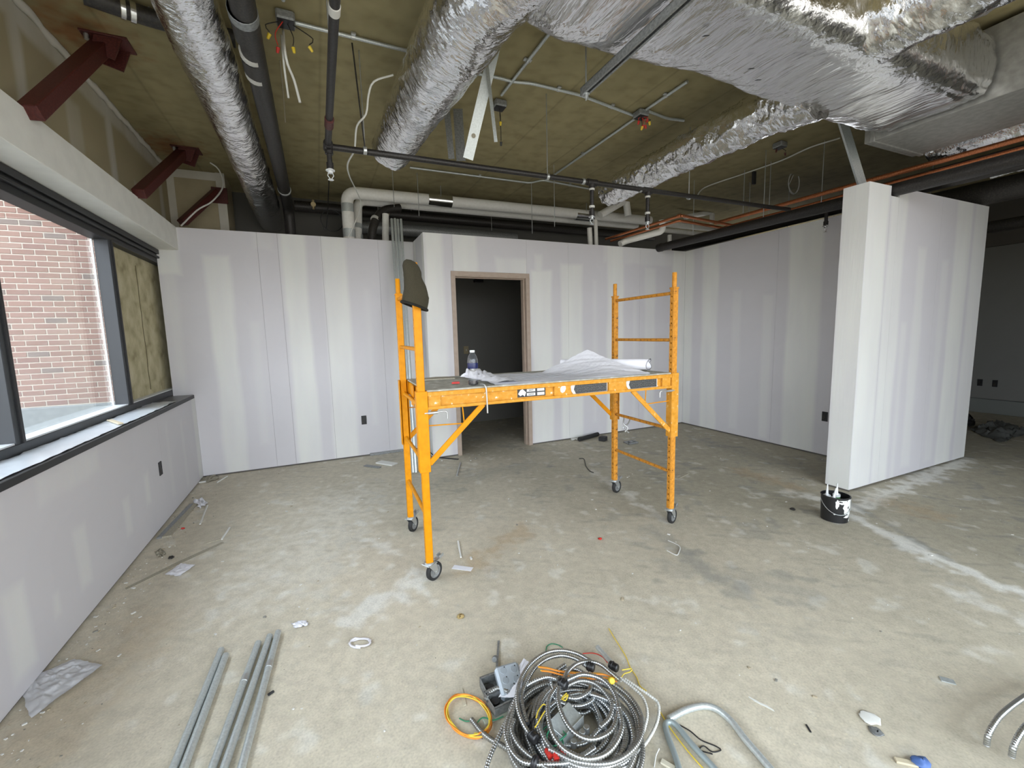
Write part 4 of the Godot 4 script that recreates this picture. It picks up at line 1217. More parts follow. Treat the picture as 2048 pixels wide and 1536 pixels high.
	conduit("conduit across the ceiling from the top left junction box to the capped duct", [Vector3(-0.013, 3.432, -3.155), Vector3(0.651, 3.432, -3.163), Vector3(1.076, 3.432, -3.168)])
	conduit("conduit across the ceiling between two junction boxes behind the strut", [Vector3(1.097, 3.432, -3.235), Vector3(1.409, 3.432, -3.218), Vector3(1.529, 3.432, -3.226), Vector3(1.651, 3.432, -3.192), Vector3(2.111, 3.432, -3.192), Vector3(2.773, 3.432, -3.302)])
	conduit("short conduit running forward from the dark junction box to the trunk", [Vector3(1.51, 3.432, -3.429), Vector3(1.518, 3.432, -2.574)])
	conduit("conduit running forward from the red-wired junction box under the trunk", [Vector3(2.789, 3.432, -3.201), Vector3(2.797, 3.432, -2.715)])
	conduit("long conduit running back along the ceiling from the red-wired junction box", [Vector3(2.806, 3.432, -3.328), Vector3(2.812, 3.432, -4.875)])
	conduit("stub of conduit running right from the red-wired junction box", [Vector3(2.818, 3.432, -3.189), Vector3(3.088, 3.432, -3.228), Vector3(3.263, 3.432, -3.2)])
	conduit("conduit crossing the ceiling far back above the white pipe", [Vector3(1.117, 3.432, -5.212), Vector3(2.66, 3.432, -5.196), Vector3(2.761, 3.432, -5.043), Vector3(3.541, 3.432, -5.124)])
	conduit("conduit dropping forward from the top left junction box out of view", [Vector3(-0.04, 3.432, -2.982), Vector3(-0.026, 3.432, -2.755)])
	box_on_ceiling("junction box with red and yellow wire nuts at the top left", Vector3(-0.037, 3.44, -3.111), [[M.yellow_plastic, Vector3(-0.09, -0.16, 0.05)], [M.red_plastic, Vector3(-0.05, -0.23, 0.06)], [M.yellow_plastic, Vector3(0.03, -0.19, 0.02)], [M.yellow_wire, Vector3(0.12, -0.17, 0.03)]])
	box_on_ceiling("dark junction box with one hanging yellow wire by the stud offcut", Vector3(1.536, 3.44, -3.542), [[M.yellow_plastic, Vector3(0.0, -0.17, 0.02)], [M.black_plastic, Vector3(0.0, -0.33, 0.02)]])
	box_on_ceiling("junction box bristling with red wires in the middle of the ceiling", Vector3(2.775, 3.44, -3.224), [[M.red_plastic, Vector3(-0.04, -0.10, 0.02)], [M.red_plastic, Vector3(0.0, -0.13, 0.03)], [M.red_plastic, Vector3(0.05, -0.11, 0.0)], [M.yellow_plastic, Vector3(-0.02, -0.15, 0.04)], [M.red_plastic, Vector3(0.03, -0.08, 0.05)], [M.yellow_plastic, Vector3(0.07, -0.09, 0.03)]])
	box_on_ceiling("junction box with dull red wires behind the crumpled branch duct", Vector3(4.623, 3.44, -3.197), [[M.red_steel, Vector3(-0.05, -0.08, 0.0)], [M.red_steel, Vector3(0.06, -0.10, 0.02)]])
	# loose cables and droppers
	cable("white cable looping down beside the capped duct to the sprinkler pipe", "white cable", [Vector3(0.555, 3.139, -2.95), Vector3(0.436, 3.077, -2.95), Vector3(0.402, 3.006, -2.98), Vector3(0.382, 2.9, -3), Vector3(0.334, 2.863, -3.1), Vector3(0.329, 2.797, -3.25)], 0.006, M.white_cable)
	cable("white cable dropping from the sprinkler pipe past the fat white pipe", "white cable", [Vector3(0.326, 2.792, -3.35), Vector3(0.302, 2.792, -3.6), Vector3(0.366, 2.904, -4.2), Vector3(0.487, 3.052, -5), Vector3(0.581, 3.043, -5.5), Vector3(0.506, 2.851, -5.55), Vector3(0.416, 2.667, -5.55)], 0.006, M.white_cable)
	cable("threaded rod leaning from the slab to the sprinkler pipe hanger", "rod", [Vector3(0.352, 3.45, -3.25), Vector3(0.40, 2.82, -3.31)], 0.005, M.cast_iron)
	cable("pale cable end hanging in a fork left of the sprinkler pipe, longer strand", "cable", [Vector3(-0.057, 3.42, -3.233), Vector3(-0.051, 3.132, -2.9), Vector3(-0.042, 3.048, -2.9), Vector3(-0.015, 2.969, -2.9), Vector3(0.007, 2.853, -2.9)], 0.007, M.white_cable)
	cable("pale cable end hanging in a fork left of the sprinkler pipe, shorter strand", "cable", [Vector3(-0.072, 3.42, -3.288), Vector3(-0.062, 3.107, -2.93), Vector3(-0.06, 3.025, -2.95), Vector3(-0.052, 2.89, -2.95)], 0.006, M.white_cable)
	cable("thin dropper wire hanging straight down left of the sprinkler pipe", "wire", [Vector3(-0.099, 3.45, -3.624), Vector3(-0.103, 3.388, -3.9), Vector3(-0.104, 3.155, -3.9)], 0.003, M.card)
	cable("pale cable drooping from the slab past the third red brace", "cable", [Vector3(-0.936, 3.45, -5.876), Vector3(-0.862, 3.389, -5.9), Vector3(-0.839, 3.221, -5.9), Vector3(-0.937, 3.022, -5.8), Vector3(-1.074, 2.902, -5.75), Vector3(-1.229, 2.718, -5.72)], 0.008, M.white_cable)
	cable("long cable strung across the ceiling at the right behind the branch duct", "cable", [Vector3(5.233, 3.42, -4.871), Vector3(4.993, 3.42, -4.496), Vector3(5.028, 3.42, -3.986), Vector3(5.071, 3.42, -3.497), Vector3(5.015, 3.42, -3.127), Vector3(5.07, 3.42, -2.863)], 0.008, M.white_cable)
	var cc: Vector3 = Vector3(5.805, 3.354, -3.8)
	var lp := []
	for i in 34:
		var a := TAU * i / 14.0 + 1.2
		lp.append(cc + Vector3(cos(a) * 0.135, sin(a) * 0.13 + 0.01 * sin(i * 0.7), 0.02 * sin(i * 0.45)))
	lp.append(Vector3(cc.x - 0.02, CEIL, cc.z))
	cable("coil of white cable hung from the slab above the right wall", "cable coil", lp, 0.005, M.white_cable)
	var kc: Vector3 = Vector3(0.275, 2.963, -6)
	lp = []
	for i in 30:
		var a := TAU * i / 12.0 + 1.5
		lp.append(kc + Vector3(cos(a) * 0.13, sin(a) * 0.13, 0.02 * sin(i * 0.5)))
	lp.append(Vector3(kc.x, CEIL, kc.z))
	cable("small coil of black cable hung behind the back wall beside the white drop", "cable coil", lp, 0.006, M.black_plastic)
	for q in [[Vector3(0.929, 3.355, -5.3), 3.0, "below the capped duct end"], [Vector3(1.239, 3.455, -5.4), 2.95, "right of the capped duct end"], [Vector3(2.681, 3.318, -5.2), 2.8, "left of the long back conduit"], [Vector3(2.673, 3.28, -4.6), 2.75, "left of the crumpled branch duct"]]:
		var p: Vector3 = q[0]
		cable("thin straight hanger wire dropping from the slab " + q[2], "wire", [Vector3(p.x, CEIL, p.z), Vector3(p.x, q[1], p.z)], 0.004, M.zinc, "hanger wires behind the sprinkler pipe")
	var hp: Vector3 = Vector3(5.173, 3.397, -3.9)
	var m := Msh.new()
	m.box(Vector3(hp.x, (hp.y - 0.10 + CEIL) * 0.5, hp.z), Vector3(0.05, CEIL - hp.y + 0.10, 0.03), 0.004)
	solo("hanger_bracket", m, M.steel_dark, "dark flat bracket hanging from the slab left of the white cable coil", "bracket")
	# red oxide kicker braces from the slab down to the window header
	var k0 := [Vector3(-1.127, 3.45, -3.817), Vector3(-1.108, 3.45, -5.571), Vector3(-0.943, 3.244, -6.12)]
	var k1 := [Vector3(-1.235, 2.662, -3.084), Vector3(-1.235, 2.701, -4.553), Vector3(-1.235, 2.767, -5.803)]
	var kl := ["nearest of three dark red steel braces over the window", "middle of three dark red steel braces over the window", "farthest of three dark red steel braces over the window"]
	for i in 3:
		t = thing("steel_brace", kl[i], "steel brace", Vector3.ZERO, 0.0, "red braces over the window")
		var a: Vector3 = k0[i] + Vector3(0, -0.03, 0)
		var b: Vector3 = k1[i]
		m = Msh.new()
		m.bar(a, b, 0.088, 0.075, 0.004)
		obj("tube", m, M.red_steel, t)
		var d := (b - a).normalized()
		m = Msh.new()
		m.box(Vector3(a.x + 0.03, CEIL - 0.006, a.z), Vector3(0.24, 0.012, 0.18), 0.003)
		m.plate(Vector3(a.x + 0.12, CEIL - 0.012, a.z - 0.075), Vector3(-1, 0, 0), Vector3(0, -1, 0), [Vector2(0, 0), Vector2(0.14, 0), Vector2(0.16, 0.10), Vector2(0.05, 0.13)], 0.012)
		m.plate(Vector3(a.x + 0.12, CEIL - 0.012, a.z + 0.063), Vector3(-1, 0, 0), Vector3(0, -1, 0), [Vector2(0, 0), Vector2(0.14, 0), Vector2(0.16, 0.10), Vector2(0.05, 0.13)], 0.012)
		if i == 2:
			m = Msh.new()
			m.box(Vector3(a.x + 0.02, a.y - 0.02, -6.188), Vector3(0.16, 0.18, 0.012), 0.003)
		obj("anchor_plate", m, M.red_steel, t)
		if i == 2: continue
		m = Msh.new()
		m.cyl(Vector3(a.x - 0.06, CEIL - 0.045, a.z + 0.06), Vector3(a.x - 0.06, CEIL - 0.012, a.z + 0.06), 0.014, 6)
		obj("anchor_bolt", m, M.zinc, t)

func conduit(label: String, pts: Array) -> void:
	var t := thing("conduit", label, "conduit", Vector3.ZERO)
	var m := Msh.new()
	m.tube(elbowed(pts, 0.06), 0.0115, 12)
	obj("run", m, M.galv, t)
	m = Msh.new()
	var n := 0
	for i in pts.size() - 1:
		var a: Vector3 = pts[i]
		var b: Vector3 = pts[i + 1]
		if a.distance_to(b) < 0.35: continue
		var p := a.lerp(b, 0.55)
		var d := (b - a).normalized()
		m.cyl(p - d * 0.012, p + d * 0.012, 0.0145, 12)
		m.box(p + Vector3(0, 0.010, 0), Vector3(0.03, 0.012, 0.06) if absf(d.x) > 0.5 else Vector3(0.06, 0.012, 0.03), 0.001)
		n += 1
	if n: obj("strap", m, M.zinc, t)

func cable(label: String, cat: String, pts: Array, r: float, ma: Material, group := "") -> MeshInstance3D:
	var m := Msh.new()
	m.tube(spline(pts, 0.03) if pts.size() > 2 else pts, r, 8)
	return solo(cat.replace(" ", "_"), m, ma, label, cat, group)

func box_on_ceiling(label: String, at: Vector3, nuts: Array) -> void:
	var t := thing("junction_box", label, "junction box", at)
	var m := Msh.new()
	m.box(Vector3(0, -0.028, 0), Vector3(0.105, 0.055, 0.105), 0.01)
	obj("box", m, M.galv_dull, t)
	m = Msh.new()
	m.box(Vector3(0, -0.0565, 0), Vector3(0.09, 0.003, 0.09), 0.0)
	obj("opening", m, M.frame_edge, t)
	for q in nuts:
		var p: Vector3 = q[1]
		m = Msh.new()
		m.tube(spline([Vector3(p.x * 0.3, -0.055, p.z * 0.3), Vector3(p.x * 1.2, p.y * 0.6 - 0.02, p.z), p + Vector3(0, 0.01, 0)], 0.02), 0.003, 6)
		obj("wire", m, M.cast_iron if q[0] != M.red_plastic else M.red_wire, t)
		m = Msh.new()
		m.lathe([Vector2(0.0, -0.03), Vector2(0.006, -0.03), Vector2(0.008, -0.026), Vector2(0.011, 0.0), Vector2(0.0, 0.002)], 10, Transform3D(Basis.from_euler(Vector3(p.z * 6.0, 0, p.x * 5.0)), p))
		obj("wire_nut", m, q[0], t)

# ---------------------------------------------------------------- rolling scaffold
const SL := 1.8626
const SW := 0.7179

# square tube post with a row of real holes in the two x faces
func post_mesh(y0: float, y1: float, half: float) -> Msh:
	var m := Msh.new()
	var b := 0.004
	for s in [-1.0, 1.0]:
		m.quad(Vector3(-half + b, y0, s * half), Vector3(half - b, y0, s * half), Vector3(half - b, y1, s * half), Vector3(-half + b, y1, s * half), Vector3(0, 0, s))
		for s2 in [-1.0, 1.0]:
			m.quad(Vector3(s * half, y0, s2 * (half - b)), Vector3(s * (half - b), y0, s2 * half), Vector3(s * (half - b), y1, s2 * half), Vector3(s * half, y1, s2 * (half - b)), Vector3(s, 0, s2).normalized())
		# perforated face: hexagonal holes every 48 mm
		var hz := half - b
		var y := y0
		var st := 0.048
		while y < y1 - 0.001:
			var ye := minf(y + st, y1)
			var full := ye - y > st * 0.9 and y > y0 + 0.01
			var x: float = s * half
			var nn := Vector3(s, 0, 0)
			if not full:
				m.quad(Vector3(x, y, -hz), Vector3(x, y, hz), Vector3(x, ye, hz), Vector3(x, ye, -hz), nn)
			else:
				var cy := (y + ye) * 0.5
				var h := []
				for k in 6: h.append(Vector3(x, cy + sin(TAU * k / 6.0) * 0.0065, cos(TAU * k / 6.0) * 0.0065))
				var A := Vector3(x, y, -hz)
				var B := Vector3(x, y, hz)
				var C := Vector3(x, ye, hz)
				var D := Vector3(x, ye, -hz)
				m.quad(C, D, h[2], h[1], nn)
				m.quad(A, B, h[5], h[4], nn)
				m.fan([B, C, h[1], h[0], h[5]], nn)
				m.fan([D, A, h[4], h[3], h[2]], nn)
				for k in 6:
					var p: Vector3 = h[k]
					var q: Vector3 = h[(k + 1) % 6]
					m.quad(p, q, q - nn * 0.003, p - nn * 0.003, Vector3(0, cy, 0) + Vector3(x, 0, 0) - (p + q) * 0.5)
			y = ye
		m.quad(Vector3(-half, y1 if s > 0 else y0, -half), Vector3(half, y1 if s > 0 else y0, -half), Vector3(half, y1 if s > 0 else y0, half), Vector3(-half, y1 if s > 0 else y0, half), Vector3(0, s, 0))
	return m

func build_scaffold() -> void:
	var sc := thing("scaffold", "yellow rolling scaffold with a plywood deck and four caster wheels", "scaffold", Vector3(0.5264, 0, -2.4681), -0.0364)
	var posts := [Vector3(0, 0, -SW), Vector3(0, 0, 0), Vector3(SL, 0, -SW), Vector3(SL, 0, 0)]
	var turns := [0.9, 0.55, 0.35, 0.4]
	for i in 4:
		var p: Vector3 = posts[i]
		var ym: Material = M.yellow if i < 2 else M.yellow_worn
		var po := obj("post", post_mesh(0.128, 1.80, 0.0215), ym, sc)
		po.position = p
		var m := Msh.new()
		m.lathe([Vector2(0.0, 1.80), Vector2(0.0165, 1.80), Vector2(0.0165, 1.905), Vector2(0.0145, 1.908), Vector2(0.0125, 1.90), Vector2(0.0, 1.86)], 18)
		obj("spigot", m, ym, po)
		m = Msh.new()
		m.box(Vector3(0, 1.797, 0), Vector3(0.050, 0.012, 0.050), 0.003)
		obj("collar", m, ym, po)
		# sliding sleeve of the deck frame
		m = Msh.new()
		m.box(p + Vector3(0.0, 0.94, 0.028 if p.z > -0.1 else -0.028), Vector3(0.062, 0.48, 0.006), 0.002)
		var inx := 1.0 if i < 2 else -1.0
		m.box(p + Vector3(0.030, 0.94, 0), Vector3(0.005, 0.48, 0.056), 0.002)
		m.box(p + Vector3(-0.030, 0.94, 0), Vector3(0.005, 0.48, 0.056), 0.002)
		obj("sleeve", m, M.yellow if i < 2 else M.yellow_paint, sc)
		# diagonal brace from under the deck to the sleeve foot
		m = Msh.new()
		m.bar(p + Vector3(inx * 0.028, 0.745, 0.012 if p.z > -0.1 else -0.012), p + Vector3(inx * 0.375, 1.075, 0.012 if p.z > -0.1 else -0.012), 0.012, 0.034, 0.003)
		obj("brace", m, M.yellow if i != 3 else M.yellow_paint, sc)
		caster(sc, p, turns[i])
		# locking pin below the rail
		m = Msh.new()
		var pz := p.z + (0.03 if p.z > -0.1 else -0.03)
		m.tube(spline([Vector3(p.x + inx * 0.01, 1.052, pz), Vector3(p.x + inx * 0.08, 1.054, pz), Vector3(p.x + inx * 0.128, 1.055, pz), Vector3(p.x + inx * 0.142, 1.045, pz), Vector3(p.x + inx * 0.143, 1.01, pz)], 0.01), 0.0045, 8)
		m.tube([Vector3(p.x + inx * 0.03, 1.052, pz), Vector3(p.x + inx * 0.085, 1.052, pz)], 0.009, 10)
		obj("locking_pin", m, M.zinc, sc)
		# thin guard loop
		m = Msh.new()
		m.tube([Vector3(p.x + inx * 0.03, 0.972, p.z), Vector3(p.x + inx * 0.245, 0.965, p.z), Vector3(p.x + inx * 0.252, 0.975, p.z), Vector3(p.x + inx * 0.245, 1.07, p.z)], 0.004, 6)
		obj("guard_wire", m, M.yellow, sc)
	for s in 2:
		var x := 0.0 if s == 0 else SL
		var ym: Material = M.yellow if s == 0 else M.yellow_worn
		for y in [1.762, 1.422, 1.085, 0.752, 0.420]:
			var m := Msh.new()
			m.cyl(Vector3(x, y, -0.018), Vector3(x, y, -SW + 0.018), 0.0125, 14)
			obj("rung", m, ym, sc)
	# deck frame: two channel rails, end bars, plywood
	for s in 2:
		var z := 0.0 if s == 0 else -SW
		var o := 1.0 if s == 0 else -1.0
		var m := Msh.new()
		m.box(Vector3(SL * 0.5, 1.122, z), Vector3(SL - 0.07, 0.10, 0.006), 0.001)
		m.box(Vector3(SL * 0.5, 1.171, z + o * 0.012), Vector3(SL - 0.066, 0.006, 0.03), 0.002)
		m.box(Vector3(SL * 0.5, 1.073, z + o * 0.012), Vector3(SL - 0.066, 0.006, 0.03), 0.002)
		m.box(Vector3(SL * 0.5, 1.160, z + o * 0.026), Vector3(SL - 0.066, 0.022, 0.004), 0.0015)
		m.box(Vector3(SL * 0.5, 1.080, z + o * 0.026), Vector3(SL - 0.066, 0.016, 0.004), 0.0015)
		var rl := obj("side_rail", m, M.yellow_paint, sc)
		for q in [[0.862, 0.985], [1.285, 1.43], [0.036, 0.11], [1.75, 1.826]]:
			m = Msh.new()
			m.box(Vector3((q[0] + q[1]) * 0.5, 1.121, z + o * 0.012), Vector3(q[1] - q[0], 0.094, 0.016), 0.002)
			obj("slot_plate", m, M.yellow_paint, rl)
		if s == 0:
			m = Msh.new()
			m.plate(Vector3(0.925, 1.126, 0.0205), Vector3.RIGHT, Vector3.UP, [Vector2(-0.018, -0.016), Vector2(-0.004, -0.024), Vector2(0.012, -0.016), Vector2(0.021, 0.002), Vector2(0.019, 0.02), Vector2(0.004, 0.025), Vector2(-0.012, 0.02), Vector2(-0.022, 0.004)], 0.0015)
			obj("compound_splat", m, M.chalk, rl)
	for x in [0.05, SL * 0.5, SL - 0.05]:
		var m := Msh.new()
		m.box(Vector3(x, 1.12, -SW * 0.5), Vector3(0.03, 0.09, SW - 0.04), 0.003)
		obj("cross_bar", m, M.yellow, sc)
	var ply := noisy(0.02, 131, [[0.0, lin(0.28, 0.27, 0.22)], [0.5, lin(0.40, 0.39, 0.33)], [0.8, lin(0.50, 0.50, 0.45)], [1.0, lin(0.62, 0.62, 0.58)]], 2.5, 0.9)
	var m2 := Msh.new()
	m2.box(Vector3(SL * 0.5, 1.1785, -SW * 0.5), Vector3(SL - 0.06, 0.011, SW + 0.035), 0.002)
	obj("deck", m2, ply, sc)
	# worn stickers on the near rail
	sticker(sc, 0.606, 0.804, 1.094, 1.152, [["SAFETY", 0.030, 0.013, 0.105], ["SCAFFOLD", 0.030, -0.013, 0.105]])
	var grime := noisy(0.06, 139, [[0.0, lin(0.015, 0.016, 0.015)], [0.55, lin(0.05, 0.052, 0.05)], [0.8, lin(0.16, 0.16, 0.155)], [1.0, lin(0.55, 0.55, 0.52)]], 9.0, 0.6)
	for q in [[0.992, 1.283, "worn black sticker with a white edge"], [1.440, 1.715, "worn black sticker with a torn corner"]]:
		var back := Msh.new()
		var w: float = q[1] - q[0]
		back.plate(Vector3(q[0], 1.086, 0.0035), Vector3.RIGHT, Vector3.UP, [Vector2(0.02, 0.0), Vector2(w, 0.0), Vector2(w, 0.072), Vector2(0.012, 0.072), Vector2(0, 0.05), Vector2(0.005, 0.02)], 0.001)
		var bo := obj("sticker", back, M.chalk, sc)
		bo.set_meta("label", q[2])
		var f := Msh.new()
		f.plate(Vector3(q[0] + 0.03, 1.087, 0.0046), Vector3.RIGHT, Vector3.UP, [Vector2(0.01, 0.0), Vector2(w - 0.036, 0.002), Vector2(w - 0.036, 0.058), Vector2(0.004, 0.060), Vector2(-0.006, 0.03)], 0.0008)
		obj("black_print", f, grime, bo)
	# hooked rod clipped over the rail
	m2 = Msh.new()
	m2.tube(spline([Vector3(0.372, 1.192, -0.03), Vector3(0.378, 1.196, 0.01), Vector3(0.386, 1.185, 0.034), Vector3(0.39, 1.12, 0.036), Vector3(0.392, 1.02, 0.036)], 0.012), 0.005, 8)
	obj("hook", m2, M.zinc, sc)
	m2 = Msh.new()
	m2.bar(Vector3(0.02, 1.03, -SW * 0.5 - 0.08), Vector3(0.02, 1.17, -SW * 0.5 - 0.08), 0.006, 0.10)
	obj("end_plate", m2, M.yellow, sc)
	# spring clip dangling from the far right rung
	m2 = Msh.new()
	m2.tube(spline([Vector3(SL, 0.74, -0.58), Vector3(SL - 0.02, 0.69, -0.56), Vector3(SL + 0.01, 0.655, -0.54), Vector3(SL - 0.012, 0.62, -0.55)], 0.012), 0.006, 8)
	m2.tube(spline([Vector3(SL, 0.735, -0.50), Vector3(SL + 0.01, 0.69, -0.54), Vector3(SL - 0.015, 0.655, -0.57), Vector3(SL + 0.008, 0.615, -0.52)], 0.012), 0.006, 8)
	obj("spring_clip", m2, M.zinc, sc)

func caster(sc: Node3D, p: Vector3, turn: float) -> void:
	var c := Node3D.new()
	c.name = "caster"
	sc.add_child(c, true)
	c.position = p
	c.rotation.y = turn
	var m := Msh.new()
	m.cyl(Vector3(0, 0.118, 0), Vector3(0, 0.135, 0), 0.030, 18)
	m.box(Vector3(0, 0.121, 0.0), Vector3(0.075, 0.006, 0.062), 0.002)
	for s in [-1.0, 1.0]:
		m.plate(Vector3(0, 0, s * 0.022 - 0.0015), Vector3.RIGHT, Vector3.UP, [Vector2(-0.028, 0.12), Vector2(0.034, 0.12), Vector2(0.046, 0.065), Vector2(0.040, 0.048), Vector2(0.028, 0.048), Vector2(0.020, 0.060)], 0.003)
	m.cyl(Vector3(0.034, 0.0585, -0.026), Vector3(0.034, 0.0585, 0.026), 0.007, 10)
	obj("fork", m, M.zinc, c)
	m = Msh.new()
	var xf := Transform3D(Basis(Vector3.RIGHT, Vector3.BACK, Vector3.DOWN), Vector3(0.034, 0.0585, 0))
	m.lathe([Vector2(0.040, -0.013), Vector2(0.052, -0.0155), Vector2(0.0575, -0.010), Vector2(0.0585, 0.0), Vector2(0.0575, 0.010), Vector2(0.052, 0.0155), Vector2(0.040, 0.013)], 32, xf)
	obj("tyre", m, M.rubber, c)
	m = Msh.new()
	m.lathe([Vector2(0.0, -0.013), Vector2(0.012, -0.013), Vector2(0.015, -0.009), Vector2(0.034, -0.009), Vector2(0.041, -0.012), Vector2(0.041, 0.012), Vector2(0.034, 0.009), Vector2(0.015, 0.009), Vector2(0.012, 0.013), Vector2(0.0, 0.013)], 28, xf)
	obj("hub", m, M.galv_dull, c)
	m = Msh.new()
	m.box(Vector3(0.075, 0.127, 0), Vector3(0.06, 0.004, 0.036), 0.001, Basis(Vector3.BACK, 0.25))
	for s in [-1.0, 1.0]: m.box(Vector3(0.088, 0.138, s * 0.014), Vector3(0.034, 0.018, 0.003), 0.001, Basis(Vector3.BACK, 0.25))
	obj("brake_lever", m, M.zinc, c)

func sticker(sc: Node3D, x0: float, x1: float, y0: float, y1: float, rows: Array) -> void:
	var m := Msh.new()
	m.box(Vector3((x0 + x1) * 0.5, (y0 + y1) * 0.5, 0.0036), Vector3(x1 - x0, y1 - y0, 0.0012), 0.0)
	var s := obj("sticker", m, mat(lin(0.02, 0.02, 0.02), 0.5), sc)
	s.set_meta("label", "black and white lettered sticker")
	var w := x1 - x0
	m = Msh.new()
	for q in [[0.33, 0.63, 0.56, 0.86], [0.33, 0.63, 0.12, 0.42], [0.70, 0.96, 0.56, 0.86], [0.70, 0.96, 0.10, 0.42]]:
		m.box(Vector3(x0 + w * (q[0] + q[1]) * 0.5, y0 + (y1 - y0) * (q[2] + q[3]) * 0.5, 0.0046), Vector3(w * (q[1] - q[0]), (y1 - y0) * (q[3] - q[2]), 0.0006), 0.0)
	m.plate(Vector3(x0, y0, 0.0043), Vector3.RIGHT, Vector3.UP, [Vector2(0.004, 0.022), Vector2(0.02, 0.008), Vector2(0.036, 0.016), Vector2(0.05, 0.004), Vector2(0.06, 0.03), Vector2(0.036, 0.052), Vector2(0.02, 0.046)], 0.0007)
	obj("white_field", m, M.chalk, s)
	var ink := mat(lin(0.015, 0.015, 0.015), 0.6)
	for k in rows.size():
		var tm := TextMesh.new()
		var f := SystemFont.new()
		f.font_names = PackedStringArray(["Droid Sans"])
		f.font_weight = 700
		tm.font = f
		tm.text = rows[k][0]
		tm.font_size = 16
		tm.pixel_size = 0.0006
		tm.depth = 0.0006
		var o := obj("lettering", tm, ink, s)
		o.position = Vector3(x0 + w * 0.48, y0 + (y1 - y0) * (0.71 if k == 0 else 0.27), 0.0055)
		o.scale = Vector3(1.0 if k == 0 else 0.8, 1.2, 1.0)

# ---------------------------------------------------------------- things on the deck
func sp(x: float, y: float, z: float) -> Vector3:
	return Vector3(0.5264, 0, -2.4681) + Basis(Vector3.UP, -0.0364) * Vector3(x, y, z)

